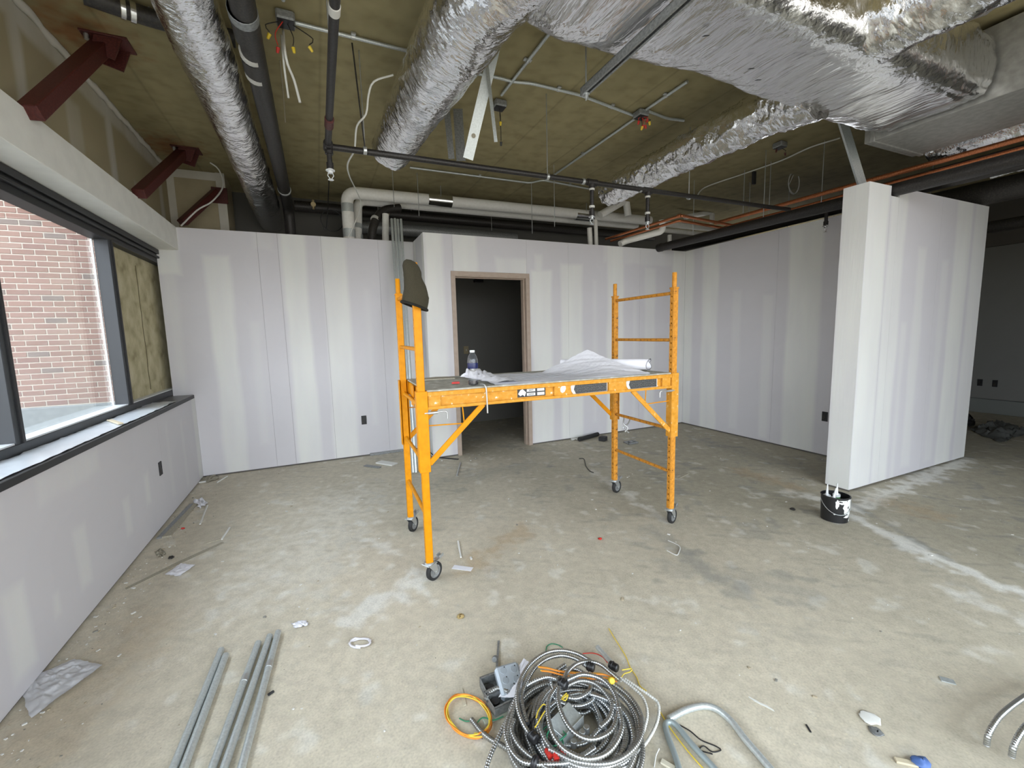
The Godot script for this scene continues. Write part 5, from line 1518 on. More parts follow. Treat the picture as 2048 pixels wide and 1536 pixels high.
func build_on_scaffold() -> void:
	var dy := 1.184
	# olive knit hat pulled over the near left post
	var hat := thing("knit_hat", "dark olive knit hat pulled over the top of the scaffold post", "hat", sp(0, 1.66, 0), -0.10)
	var m := Msh.new()
	var P := PackedVector3Array()
	var prof := [[0.0, 0.075, 0.068, -0.012], [0.05, 0.074, 0.067, -0.010], [0.3, 0.073, 0.062, 0.004], [0.55, 0.064, 0.054, -0.002], [0.7, 0.056, 0.048, -0.012], [0.82, 0.054, 0.044, -0.016], [0.92, 0.044, 0.034, -0.018], [0.98, 0.028, 0.020, -0.018], [1.0, 0.004, 0.004, -0.018]]
	var rows := 44
	fn.seed = 71
	fn.frequency = 1.0
	var tilt := Basis(Vector3.BACK, -0.34)
	for i in rows:
		var s := float(i) / (rows - 1)
		var k := 0
		while k < prof.size() - 2 and prof[k + 1][0] < s: k += 1
		var t: float = (s - prof[k][0]) / (prof[k + 1][0] - prof[k][0])
		var rx: float = lerpf(prof[k][1], prof[k + 1][1], t)
		var rz: float = lerpf(prof[k][2], prof[k + 1][2], t)
		var ox: float = lerpf(prof[k][3], prof[k + 1][3], t)
		for j in 40:
			var a := TAU * j / 40.0
			var dent := 1.0 - 0.16 * exp(-pow((s - 0.68) / 0.10, 2.0)) * exp(-pow((fposmod(a + 0.3 + PI, TAU) - PI) / 0.7, 2.0)) - 0.10 * exp(-pow((s - 0.5) / 0.25, 2.0)) * exp(-pow((fposmod(a - 1.2 + PI, TAU) - PI) / 0.35, 2.0))
			dent += 0.04 * fn.get_noise_3d(cos(a) * 1.5, sin(a) * 1.5, s * 3.0) + 0.006 * sin(a * 40.0)
			P.append(tilt * Vector3(ox + cos(a) * rx * dent, 0, sin(a) * rz * dent) * Vector3(1, 1, 1) + Vector3(0, s * 0.255, 0))
	m.grid(P, rows, 40, true, 6.0, 3.0)
	obj("crown", m, M.hat, hat)
	m = Msh.new()
	var ring_pts := []
	for j in 40: ring_pts.append(P[j] + Vector3(0, 0.004, 0))
	ring_pts.append(ring_pts[0])
	m.tube(ring_pts, 0.0075, 8, false)
	obj("rim", m, mat(lin(0.010, 0.009, 0.006), 1.0), hat)
	# bottle
	var b := thing("water_bottle", "clear plastic water bottle with a blue label and dark dregs", "bottle", sp(0.340, dy + 0.001, -0.07), 0.75)
	m = Msh.new()
	var pr := [Vector2(0.0, 0.004), Vector2(0.024, 0.0), Vector2(0.031, 0.004), Vector2(0.0325, 0.012)]
	for i in 7:
		var y := 0.02 + i * 0.012
		pr.append(Vector2(0.0325 if i % 2 else 0.0305, y))
	pr.append_array([Vector2(0.0325, 0.104), Vector2(0.0325, 0.150), Vector2(0.031, 0.162), Vector2(0.026, 0.180), Vector2(0.018, 0.194), Vector2(0.0135, 0.200), Vector2(0.0125, 0.212)])
	m.lathe(pr, 28)
	var pl := mat(Color(0.75, 0.80, 0.85, 0.04), 0.06)
	pl.transparency = BaseMaterial3D.TRANSPARENCY_ALPHA
	obj("body", m, pl, b)
	m = Msh.new()
	m.lathe([Vector2(0.0, 0.004), Vector2(0.029, 0.004), Vector2(0.0305, 0.010), Vector2(0.0295, 0.030), Vector2(0.0, 0.030)], 24)
	obj("dregs", m, mat(lin(0.012, 0.006, 0.005), 0.15), b)
	m = Msh.new()
	m.lathe([Vector2(0.0, 0.204), Vector2(0.0155, 0.204), Vector2(0.0155, 0.216), Vector2(0.0145, 0.218), Vector2(0.0, 0.218)], 24)
	obj("cap", m, M.white_metal, b)
	m = Msh.new()
	m.lathe([Vector2(0.0329, 0.106), Vector2(0.0332, 0.107), Vector2(0.0332, 0.138), Vector2(0.0329, 0.139)], 32)
	var lb := mat(Color.WHITE, 0.4)
	var im := Image.create(128, 32, false, Image.FORMAT_RGB8)
	im.fill(Color(0.30, 0.52, 0.78))
	im.fill_rect(Rect2i(0, 0, 128, 3), Color(0.05, 0.10, 0.30))
	im.fill_rect(Rect2i(0, 29, 128, 3), Color(0.05, 0.10, 0.30))
	for c in 4:
		for y in 32:
			for x in 32:
				var d := Vector2((x - 12) / 8.0, (y - 16) / 12.0).length()
				if d < 1.0: im.set_pixel((c * 32 + x) % 128, y, Color(0.05, 0.07, 0.25))
				if d < 0.62 and (x + y) % 7 > 2: im.set_pixel((c * 32 + x) % 128, y, Color(0.85, 0.9, 0.95))
				if Vector2((x - 27) / 4.0, (y - 15) / 9.0).length() < 1.0: im.set_pixel((c * 32 + x) % 128, y, Color(0.70, 0.88, 0.97))
	lb.albedo_texture = img_tex(im)
	obj("label_band", m, lb, b)
	# red chalk scrap and card
	m = Msh.new()
	m.plate(sp(0.235, dy + 0.002, -0.20), Vector3(1, 0, 0), Vector3(0, 0, -1), [Vector2(0, 0), Vector2(0.05, -0.01), Vector2(0.055, 0.025), Vector2(0.02, 0.02)], 0.012)
	solo("wire_nut", m, M.red_plastic, "small red scrap lying on the deck left of the bottle", "scrap")
	m = Msh.new()
	m.plate(sp(0.12, dy + 0.001, -0.54), Vector3(1, 0, 0), Vector3(0, 0, -1), [Vector2(0, 0), Vector2(0.22, -0.03), Vector2(0.24, 0.09), Vector2(0.12, 0.14), Vector2(0.02, 0.10)], 0.007)
	solo("cardboard_scrap", m, M.card, "brown cardboard scrap at the back of the deck behind the bottle", "cardboard")
	# drawing sheets spread over the deck, far corner lifted
	var nu := 70
	var nw := 30
	fn.seed = 81
	var Q := PackedVector3Array()
	for j in nw:
		var w := float(j) / (nw - 1)
		for i in nu:
			var u := float(i) / (nu - 1)
			var x := lerpf(lerpf(0.45, 1.66, u), lerpf(0.40, 1.44, u), w)
			var z := lerpf(0.024 - 0.03 * u, lerpf(-0.60, -0.50, u), w)
			var h := 0.006 + 0.012 * exp(-pow(u / 0.05, 2.0)) * (0.5 + w) + 0.006 * fn.get_noise_2d(u * 4.0, w * 3.0)
			h += 0.165 * maxf(0.0, (u - 0.62) / 0.38) * pow(w, 1.2)
			h += 0.006 * smoothstep(0.5, 0.9, u) * fn.get_noise_2d(u * 14.0 + w * 9.0, w * 6.0)
			h -= 0.0 if w > 0.03 else 0.004
			Q.append(sp(x, dy + maxf(h, 0.003), z))
	m = Msh.new()
	m.grid(Q, nw, nu, false, 1, 1, Vector3.UP)
	for i in Q.size(): Q[i] -= Vector3(0, 0.0025, 0)
	m.grid(Q, nw, nu, false, 1, 1, Vector3.DOWN)
	var pm: StandardMaterial3D = M.paper.duplicate()
	var sheet := solo("drawing_sheets", m, pm, "spread construction drawings on the scaffold deck with a lifted far corner", "drawings")
	m = Msh.new()
	for q in [[0.55, 1.5, -0.12], [0.6, 1.3, -0.2], [0.52, 1.42, -0.28], [0.7, 1.2, -0.36]]:
		var line_ := []
		for i in 24:
			var x: float = lerpf(q[0], q[1], i / 23.0)
			var w: float = -q[2] / 0.6
			var u: float = (x - lerpf(0.45, 0.40, w)) / (lerpf(1.66, 1.44, w) - lerpf(0.45, 0.40, w))
			line_.append(sp(x, dy + 0.006 + 0.012 * exp(-pow(u / 0.05, 2.0)) * (0.5 + w) + 0.165 * maxf(0.0, (u - 0.62) / 0.38) * pow(w, 1.2) + 0.0055, q[2] + 0.02))
		m.tube(line_, 0.0012, 4)
	var ink := obj("printed_line", m, mat(lin(0.35, 0.35, 0.38), 0.9), sheet)
	ink.set_meta("kind", "stuff")
	# torn left edge flopping over beside the bottle
	Q = PackedVector3Array()
	for j in 16:
		var w := float(j) / 15.0
		for i in 14:
			var u := float(i) / 13.0
			Q.append(sp(0.465 + 0.17 * u - 0.07 * w + 0.02 * fn.get_noise_2d(w * 9.0, 3.0), dy + 0.012 + 0.055 * sin(u * PI) * (0.25 + w) * (0.8 + 0.5 * fn.get_noise_2d(u * 6.0, w * 7.0)), -0.01 - 0.52 * w + 0.02 * fn.get_noise_2d(u * 8.0, w * 4.0 + 20.0)))
	m = Msh.new()
	m.grid(Q, 16, 14, false, 1, 1, Vector3.UP)
	var te := obj("torn_edge", m, M.paper, sheet)
	te.set_meta("label", "crumpled torn left edge")
	# rolled drawings
	var ra := sp(1.25, dy + 0.052, -0.60)
	var rb := sp(1.80, dy + 0.050, -0.20)
	var roll := thing("drawing_roll", "thick roll of drawings lying on the right end of the deck", "drawing roll", Vector3.ZERO)
	var d := (rb - ra).normalized()
	var ex := Vector3.UP.cross(d).normalized()
	Q = PackedVector3Array()
	var cols := 90
	for e in 2:
		for k in cols:
			var a := TAU * k / 30.0
			var r := 0.050 - 0.018 * k / cols
			Q.append((ra if e == 0 else rb) + ex * cos(a) * r * 1.15 + Vector3.UP * sin(a) * r * 0.92 + d * (0.02 * sin(k * 0.3) if e == 1 else 0.0))
	m = Msh.new()
	for k in cols - 1:
		var p0 := Q[k]
		var p1 := Q[k + 1]
		var nn := ((p0 + p1) * 0.5 - (ra + d * (p0 - ra).dot(d))).normalized()
		m.quad(p0, p1, Q[cols + k + 1], Q[cols + k], nn)
	obj("rolled_sheets", m, M.paper, roll)
	m = Msh.new()
	var spi := []
	for k in 75:
		var a := TAU * k / 30.0
		var r := 0.050 - 0.018 * k / cols
		spi.append(rb + d * (0.002 + 0.02 * sin(k * 0.3)) + ex * cos(a) * r * 1.15 + Vector3.UP * sin(a) * r * 0.92)
	m.tube(spi, 0.0022, 5)
	obj("sheet_edge", m, mat(lin(0.25, 0.25, 0.28), 0.9), roll)
	m = Msh.new()
	m.cyl(ra + d * 0.02, rb - d * 0.05, 0.029, 20)
	obj("inner_roll", m, mat(lin(0.30, 0.30, 0.32), 0.9), roll)

# ---------------------------------------------------------------- larger things on the floor
func crumple(pts: Array, nu: int, nv: int, amp: float, seed_: int, lift := 0.004, th := 0.001) -> Msh:
	# four corners a b c d -> a crumpled sheet lying on the floor
	fn.seed = seed_
	fn.frequency = 1.0
	var P := PackedVector3Array()
	for j in nv:
		var v := float(j) / (nv - 1)
		for i in nu:
			var u := float(i) / (nu - 1)
			var p: Vector3 = pts[0].lerp(pts[1], u).lerp(pts[3].lerp(pts[2], u), v)
			var e := minf(minf(u, 1.0 - u), minf(v, 1.0 - v))
			var wob := Vector3(fn.get_noise_2d(u * 3.0, v * 3.0), 0, fn.get_noise_2d(u * 3.0 + 30.0, v * 3.0)) * amp * 0.8
			var h := absf(fn.get_noise_2d(u * 2.4 + 7.0, v * 2.4)) * amp * 1.4 + absf(fn.get_noise_2d(u * 8.0, v * 6.0 + 50.0)) * amp * 0.5
			P.append(p + wob + Vector3(0, lift + h * (0.35 + 0.65 * smoothstep(0.0, 0.2, e)), 0))
	var m := Msh.new()
	m.grid(P, nv, nu, false, 1, 1, Vector3.UP)
	for i in P.size(): P[i] -= Vector3(0, th, 0)
	m.grid(P, nv, nu, false, 1, 1, Vector3.DOWN)
	return m

func build_floor_things() -> void:
	# five lengths of conduit at the front left
	var r := 0.0145
	var ends := [[[Vector3(-0.53, 0, -2.336), Vector3(-0.568, 0, -1.711)], [Vector3(-0.503, 0, -2.284), Vector3(-0.534, 0, -1.695)], [Vector3(-0.372, -0, -2.311), Vector3(-0.443, 0, -1.651)], [Vector3(-0.325, 0, -2.342), Vector3(-0.405, 0, -1.633)], [Vector3(-0.288, 0, -2.356), Vector3(-0.349, 0, -1.606)]]]
	var names := ["leftmost of five conduit lengths on the floor at the lower left", "second from left of five conduit lengths on the floor", "middle single length of five conduits on the floor", "fourth from left of five conduit lengths on the floor", "rightmost and longest of five conduit lengths on the floor"]
	for i in 5:
		var a: Vector3 = ends[0][i][0]
		var b: Vector3 = ends[0][i][1]
		b += (b - a) * 0.5
		var t := thing("conduit_length", names[i], "conduit", Vector3.ZERO, 0.0, "conduit lengths at the lower left")
		var m := Msh.new()
		m.pipe(a + Vector3(0, r, 0), b + Vector3(0, r, 0), r)
		obj("pipe", m, M.galv, t)
		if i in [2, 4]:
			m = Msh.new()
			var d := (b - a).normalized()
			m.cyl(a + Vector3(0, r, 0) + d * 0.22, a + Vector3(0, r, 0) + d * 0.26, r + 0.002, 18)
			obj("coupling", m, M.zinc, t)
	# conduits stood against the back wall behind the scaffold
	var lean := ["leftmost of four conduits leaning on the back wall", "second of four conduits leaning on the back wall", "third of four conduits leaning on the back wall", "rightmost of four conduits leaning on the back wall"]
	for i in 4:
		var a := Vector3(0.80 + 0.030 * i, 0.002, -4.64 + 0.012 * (i % 2))
		var b := Vector3(0.935 + 0.036 * i, 2.93, -5.56 + 0.02 * (i % 2))
		var m := Msh.new()
		m.pipe(a, b, 0.0155)
		solo("leaning_conduit", m, M.galv, lean[i], "conduit", "conduits leaning on the back wall")
	# bucket of caulk tubes by the stub wall
	var bp := Vector3(3.572, 0, -1.892)
	var bk := thing("bucket", "small black bucket splashed with white compound beside the stub wall", "bucket", bp, -0.75)
	var m := Msh.new()
	m.lathe([Vector2(0.0, 0.006), Vector2(0.08, 0.0), Vector2(0.088, 0.003), Vector2(0.093, 0.190), Vector2(0.097, 0.192), Vector2(0.097, 0.198), Vector2(0.090, 0.199), Vector2(0.085, 0.012), Vector2(0.0, 0.012)], 40)
	obj("body", m, M.black_plastic, bk)
	m = Msh.new()
	var hp := []
	for i in 22:
		var a := PI * i / 21.0
		hp.append(Vector3(cos(a) * 0.099, 0.172 - sin(a) * 0.10, sin(a) * 0.099 + 0.001))
	m.tube(hp, 0.0022, 6)
	obj("wire_handle", m, M.zinc, bk)
	fn.seed = 91
	for q in [[0.72, 0.165, 0.035, 0.022], [1.02, 0.125, 0.03, 0.05], [0.62, 0.08, 0.028, 0.018], [1.3, 0.17, 0.05, 0.015], [1.75, 0.15, 0.012, 0.035], [0.55, 0.14, 0.012, 0.03], [0.9, 0.055, 0.03, 0.010], [0.50, 0.02, 0.012, 0.012], [1.9, 0.07, 0.007, 0.005]]:
		var sm := Msh.new()
		var ol := []
		for k in 14:
			var an := TAU * k / 14.0
			var rr: float = 1.0 + 0.5 * fn.get_noise_2d(cos(an) * 1.6 + q[0] * 9.0, sin(an) * 1.6)
			ol.append(Vector2(cos(an) * q[2] * rr, sin(an) * q[3] * rr))
		var i0 := sm.v.size()
		var cen := Vector2(0, 0)
		var put := func(p: Vector2) -> int:
			var yy: float = q[1] + p.y
			var rad: float = 0.0882 + 0.0268 * yy + 0.0008
			var an: float = q[0] + p.x / 0.095
			return sm.vert(Vector3(cos(an) * rad, yy, sin(an) * rad), Vector3(cos(an), 0, sin(an)), Vector2())
		put.call(cen)
		for p in ol: put.call(p)
		for k in 14: sm.tri(i0, i0 + 1 + k, i0 + 1 + (k + 1) % 14)
		obj("compound_splash", sm, M.chalk, bk)
	# caulk tubes
	var cl := ["caulk tube with white nozzle leaning left in the black bucket", "middle caulk tube standing in the black bucket", "green labelled caulk tube at the front of the bucket"]
	var cps := [[Vector3(-0.035, 0.02, -0.02), Vector3(-0.055, 0.180, 0.015), M.white_metal], [Vector3(-0.02, 0.02, -0.05), Vector3(-0.030, 0.182, -0.045), M.white_metal], [Vector3(0.03, 0.02, -0.01), Vector3(0.012, 0.195, 0.0), mat(lin(0.10, 0.33, 0.10), 0.4)]]
	for i in 3:
		var t := thing("caulk_tube", cl[i], "caulk tube", bp + Vector3(0, 0.0, 0), 0.0, "caulk tubes in the bucket")
		var a: Vector3 = cps[i][0]
		var b: Vector3 = cps[i][1]
		var d := (b - a).normalized()
		m = Msh.new()
		m.cyl(a, b, 0.024, 20)
		obj("tube", m, cps[i][2], t)
		m = Msh.new()
		m.cyl(b - d * 0.012, b + d * 0.004, 0.0248, 20)
		obj("end_collar", m, M.white_metal, t)
		m = Msh.new()
		var xf := Transform3D(Basis(d.cross(Vector3.FORWARD).normalized(), d, Vector3.FORWARD), b)
		xf.basis = Basis(xf.basis.x, d, xf.basis.x.cross(d))
		m.lathe([Vector2(0.013, 0.0), Vector2(0.0125, 0.012), Vector2(0.009, 0.016), Vector2(0.0035, 0.095), Vector2(0.0, 0.096)], 14, xf)
		obj("nozzle", m, M.white_metal, t)
	# cloudy plastic at the left wall
	var film := mat(Color(0.78, 0.78, 0.79), 0.45)
	film.backlight_enabled = true
	film.backlight = Color(0.3, 0.3, 0.3)
	solo("plastic_sheet", crumple([Vector3(-1.316, 0, -2.498), Vector3(-1.162, 0, -2.585), Vector3(-1.022, 0, -2.469), Vector3(-1.158, 0, -2.229)], 46, 30, 0.012, 401, 0.012), film, "crumpled translucent plastic sheet lying against the left wall", "plastic sheet")
	solo("paper_sheet", crumple([Vector3(-1.008, 0, -3.328), Vector3(-0.952, 0, -3.449), Vector3(-0.859, 0, -3.381), Vector3(-0.917, 0, -3.256)], 18, 12, 0.010, 402), M.paper, "small white paper sheet lying near the left wall", "paper")
	var d1 := Msh.new()
	d1.plate(Vector3(-1.189, 0.001, -3.257), Vector3(0.25, 0, -0.256).normalized(), Vector3(0, 0, 1).slerp(Vector3(1, 0, 0), 0.3), [Vector2(0, 0), Vector2(0.30, -0.02), Vector2(0.62, 0.0), Vector2(0.62, 0.035), Vector2(0.3, 0.03), Vector2(0.0, 0.03)], 0.012)
	solo("drywall_strip", d1, M.card, "long dusty drywall strip under the white paper by the left wall", "drywall strip")
	solo("plastic_sheet", crumple([Vector3(8.191, 0, -2.739), Vector3(9.238, 0, -2.78), Vector3(8.613, 0, -2.215), Vector3(7.614, 0, -2.25)], 34, 22, 0.09, 403), mat(lin(0.10, 0.105, 0.10), 0.6), "dark rumpled plastic sheet on the floor beyond the stub wall", "plastic sheet")
	solo("plastic_bag", crumple([Vector3(8.588, 0, -3.045), Vector3(9.239, 0, -3.091), Vector3(8.532, 0, -2.836), Vector3(8.04, 0, -2.828)], 24, 20, 0.16, 404), M.black_plastic, "black bag heaped on the floor beyond the stub wall", "bag")
	# bent conduits at the lower right of the heap
	m = Msh.new()
	m.tube(spline([Vector3(1.127, 0.014, -1.119), Vector3(1.216, 0.014, -1.12), Vector3(1.288, 0.014, -1.105), Vector3(1.325, 0.014, -1.073), Vector3(1.332, 0.014, -1.011), Vector3(1.314, 0.014, -0.939), Vector3(1.302, 0.014, -0.868), Vector3(1.288, 0.014, -0.791)], 0.015), 0.0125, 14)
	solo("bent_conduit", m, M.galv, "steel conduit bent into a wide curve right of the cable heap", "conduit")
	m = Msh.new()
	m.tube(spline([Vector3(1.002, 0.012, -0.93), Vector3(1.043, 0.012, -1.005), Vector3(1.075, 0.012, -1.073), Vector3(1.098, 0.012, -1.107), Vector3(1.12, 0.012, -1.111), Vector3(1.134, 0.012, -1.09), Vector3(1.127, 0.012, -1.005), Vector3(1.128, 0.012, -0.934), Vector3(1.127, 0.012, -0.879)], 0.012), 0.0105, 12)
	solo("bent_conduit", m, mat(lin(0.36, 0.42, 0.43), 0.45, 0.4), "grey flexible tubing folded into a hairpin beside the heap", "tubing")
	# second coil at the right edge
	for i in 4:
		var o: Vector3 = Vector3(0.018, 0.0, 0.055) * i
		m = armour([Vector3(2.044, 0.02, -0.556) + o, Vector3(2.043, 0.07, -0.553) + o, Vector3(2.125, 0.1, -0.554) + o, Vector3(2.284, 0.1, -0.552) + o, Vector3(2.476, 0.09, -0.542) + o, Vector3(2.668, 0.04, -0.51) + o, Vector3(2.67, 0.01, -0.471) + o], 0.0095)
		solo("armored_cable_coil", m, M.armour, ["first strand", "second strand", "third strand", "nearest strand"][i] + " of ribbed armoured cable arching at the lower right edge", "armoured cable", "cable strands at the right edge")

# ---------------------------------------------------------------- the heap of armoured cable
func build_heap() -> void:
	rng.seed = 77
	var ce := Vector3(0.754, 0, -1.231)
	solo("armored_cable_coil", armour(loops(ce + Vector3(0, 0, 0.02), 0.205, 7.0, 0.012, 0.055, 0.03, 0.4), 0.009), M.armour_dull, "wide flat coil of ribbed armoured cable at the bottom of the heap", "armoured cable", "coils in the cable heap")
	solo("armored_cable_coil", armour(loops(ce + Vector3(0.015, 0, 0.05), 0.16, 6.0, 0.035, 0.095, 0.03, 2.0), 0.009), M.armour, "middle coil of ribbed armoured cable in the heap", "armoured cable", "coils in the cable heap")
	solo("armored_cable_coil", armour(loops(ce + Vector3(0.005, 0, 0.0), 0.125, 5.0, 0.02, 0.075, 0.03, 1.0), 0.009), M.armour, "tight inner coil of ribbed armoured cable filling the heap centre", "armoured cable", "coils in the cable heap")
	solo("armored_cable_coil", armour(loops(ce + Vector3(0.02, 0, 0.06), 0.185, 4.0, 0.07, 0.115, 0.04, 3.0), 0.009), M.armour_dull, "upper untidy coil of ribbed armoured cable in the heap", "armoured cable", "coils in the cable heap")
	solo("armored_cable_coil", armour(loops(Vector3(0.848, 0, -1.344), 0.085, 4.0, 0.03, 0.11, 0.02, 5.0), 0.009), M.armour, "small coil of ribbed armoured cable behind the galvanised bracket", "armoured cable", "coils in the cable heap")
	solo("armored_cable_coil", armour(loops(ce + Vector3(-0.03, 0, 0.03), 0.215, 3.0, 0.05, 0.10, 0.025, 4.0), 0.0085), M.armour_dull, "loose wide coil of dull armoured cable round the heap", "armoured cable", "coils in the cable heap")
	solo("armored_cable_strand", armour([Vector3(0.95, 0.13, -1.37), Vector3(0.922, 0.128, -1.438), Vector3(0.873, 0.126, -1.487), Vector3(0.805, 0.123, -1.508), Vector3(0.725, 0.121, -1.488), Vector3(0.655, 0.119, -1.439), Vector3(0.608, 0.117, -1.379), Vector3(0.583, 0.114, -1.321), Vector3(0.574, 0.112, -1.261), Vector3(0.576, 0.11, -1.215)], 0.009), M.armour, "outer bright cable strand arching over the top of the heap", "armoured cable", "bright cable strands on top of the heap")
	solo("armored_cable_strand", armour([Vector3(0.922, 0.125, -1.356), Vector3(0.905, 0.122, -1.42), Vector3(0.862, 0.119, -1.469), Vector3(0.798, 0.116, -1.484), Vector3(0.731, 0.113, -1.466), Vector3(0.67, 0.109, -1.422), Vector3(0.623, 0.106, -1.371), Vector3(0.601, 0.103, -1.311), Vector3(0.593, 0.1, -1.26)], 0.009), M.armour, "inner bright cable strand arching over the top of the heap", "armoured cable", "bright cable strands on top of the heap")
	solo("armored_cable_strand", armour([Vector3(0.783, 0.15, -1.324), Vector3(0.824, 0.145, -1.358), Vector3(0.879, 0.14, -1.38), Vector3(0.93, 0.135, -1.377), Vector3(0.971, 0.13, -1.347), Vector3(0.988, 0.125, -1.297), Vector3(1, 0.12, -1.254)], 0.009), M.armour, "short bright cable arch at the top right of the heap", "armoured cable", "bright cable strands on top of the heap")
	solo("armored_cable_strand", armour([Vector3(0.785, 0.165, -1.303), Vector3(0.855, 0.164, -1.3), Vector3(0.908, 0.162, -1.253), Vector3(0.915, 0.161, -1.186), Vector3(0.888, 0.16, -1.121), Vector3(0.825, 0.158, -1.068), Vector3(0.767, 0.157, -1.058), Vector3(0.721, 0.155, -1.076), Vector3(0.695, 0.154, -1.125), Vector3(0.697, 0.153, -1.189), Vector3(0.717, 0.151, -1.254), Vector3(0.753, 0.15, -1.303)], 0.009), M.armour, "round bright cable loop at the right of the heap", "armoured cable", "bright cable strands on top of the heap")
	solo("armored_cable_strand", armour([Vector3(0.779, 0.14, -1.303), Vector3(0.847, 0.137, -1.304), Vector3(0.892, 0.133, -1.271), Vector3(0.904, 0.13, -1.216), Vector3(0.895, 0.127, -1.167), Vector3(0.858, 0.123, -1.133), Vector3(0.806, 0.12, -1.119)], 0.009), M.armour_dull, "cable arc just inside the round bright loop", "armoured cable", "bright cable strands on top of the heap")
	solo("armored_cable_strand", armour([Vector3(0.743, 0.15, -1.307), Vector3(0.691, 0.152, -1.272), Vector3(0.654, 0.154, -1.219), Vector3(0.63, 0.156, -1.145), Vector3(0.632, 0.158, -1.084), Vector3(0.657, 0.16, -1.036), Vector3(0.693, 0.162, -1.008), Vector3(0.748, 0.164, -1), Vector3(0.807, 0.166, -1.02), Vector3(0.851, 0.168, -1.055), Vector3(0.88, 0.17, -1.108)], 0.009), M.armour, "deep bright cable loop hanging round the lower right of the heap", "armoured cable", "bright cable strands on top of the heap")
	solo("armored_cable_strand", armour([Vector3(0.406, 0.03, -1.207), Vector3(0.427, 0.041, -1.236), Vector3(0.463, 0.052, -1.27), Vector3(0.513, 0.063, -1.311), Vector3(0.566, 0.074, -1.352), Vector3(0.603, 0.086, -1.387), Vector3(0.645, 0.097, -1.408), Vector3(0.695, 0.108, -1.41), Vector3(0.748, 0.119, -1.394), Vector3(0.773, 0.13, -1.357)], 0.009), M.armour, "long cable strand trailing down the left side of the heap", "armoured cable", "bright cable strands on top of the heap")
	solo("armored_cable_strand", armour([Vector3(0.544, 0.09, -1.322), Vector3(0.51, 0.093, -1.271), Vector3(0.5, 0.095, -1.208), Vector3(0.513, 0.097, -1.153), Vector3(0.546, 0.1, -1.121), Vector3(0.599, 0.103, -1.092), Vector3(0.647, 0.105, -1.073), Vector3(0.696, 0.107, -1.068), Vector3(0.752, 0.11, -1.072)], 0.009), M.armour, "cable strand sweeping round the lower left of the heap", "armoured cable", "bright cable strands on top of the heap")
	solo("armored_cable_strand", armour([Vector3(0.556, 0.1, -1.294), Vector3(0.531, 0.1, -1.263), Vector3(0.528, 0.1, -1.209), Vector3(0.543, 0.1, -1.159), Vector3(0.56, 0.1, -1.13), Vector3(0.579, 0.1, -1.09), Vector3(0.613, 0.1, -1.054)], 0.0085), M.armour_dull, "inner cable strand at the lower left of the heap", "armoured cable", "bright cable strands on top of the heap")
	solo("armored_cable_strand", armour([Vector3(0.441, 0.016, -1.446), Vector3(0.456, 0.02, -1.378), Vector3(0.476, 0.023, -1.33), Vector3(0.494, 0.026, -1.302), Vector3(0.515, 0.03, -1.263)], 0.010), M.armour_dull, "cable end poking out at the left of the heap beside the orange wire", "armoured cable", "bright cable strands on top of the heap")
	solo("armored_cable_strand", armour([Vector3(0.511, 0.03, -1.485), Vector3(0.541, 0.04, -1.505), Vector3(0.577, 0.05, -1.501), Vector3(0.602, 0.06, -1.457)], 0.009), M.armour_dull, "short cable end entering the dark open box", "armoured cable", "bright cable strands on top of the heap")
	# thin pale cables at the right of the heap
	solo("pale_cable", armour([Vector3(1.052, 0.06, -1.315), Vector3(1.071, 0.052, -1.269), Vector3(1.081, 0.044, -1.211), Vector3(1.049, 0.036, -1.151), Vector3(0.977, 0.028, -1.099), Vector3(0.915, 0.02, -1.068)], 0.006), M.white_cable, "inner thin pale cable bowing out right of the heap", "cable", "thin pale cables")
	solo("pale_cable", armour([Vector3(1.074, 0.05, -1.312), Vector3(1.094, 0.045, -1.267), Vector3(1.116, 0.04, -1.212), Vector3(1.122, 0.035, -1.171), Vector3(1.069, 0.03, -1.119), Vector3(0.988, 0.025, -1.079), Vector3(0.921, 0.02, -1.062)], 0.006), M.white_cable, "outer thin pale cable bowing out right of the heap", "cable", "thin pale cables")
	solo("pale_cable", armour([Vector3(1.008, 0.03, -1.283), Vector3(1.019, 0.028, -1.229), Vector3(1.011, 0.026, -1.169), Vector3(0.982, 0.024, -1.112), Vector3(0.94, 0.022, -1.057), Vector3(0.881, 0.02, -1.016)], 0.006), M.white_cable, "lowest thin pale cable right of the heap", "cable", "thin pale cables")
	# black tape and connectors
	var n := 0
	for q in [[Vector3(0.76, 0.155, -1.319), Vector3(0.774, 0.155, -1.286), "black clamp gathering the loops at the heap centre"], [Vector3(0.544, 0.105, -1.126), Vector3(0.555, 0.105, -1.111), "black tape round the strands at the lower left of the heap"], [Vector3(0.919, 0.13, -1.365), Vector3(0.938, 0.13, -1.339), "black tape round the strands at the top right of the heap"], [Vector3(1.064, 0.05, -1.408), Vector3(1.082, 0.05, -1.37), "black connector at the end of the short conduit stub"], [Vector3(0.583, 0.1, -1.225), Vector3(0.592, 0.1, -1.19), "black connector inside the heap at the left"], [Vector3(0.902, 0.06, -1.106), Vector3(0.885, 0.05, -1.065), "upper black connector at the right side of the heap"], [Vector3(0.871, 0.05, -1.061), Vector3(0.865, 0.04, -1.022), "lower black connector at the right side of the heap"]]:
		var m := Msh.new()
		var a: Vector3 = q[0]
		var b: Vector3 = q[1]
		m.cyl(a, b, 0.017 if n != 1 else 0.021, 14, 0.004)
		m.cyl(a.lerp(b, 0.3), a.lerp(b, 0.42), 0.0195 if n != 1 else 0.022, 14, 0.001)
		solo("black_connector", m, M.black_plastic, q[2], "connector", "black connectors in the heap")
		n += 1
	# square boxes at the left of the heap
	var jb := thing("square_box", "light grey square junction box with knockouts tilted against the heap", "junction box", Vector3(0.633, 0.055, -1.51), -0.10)
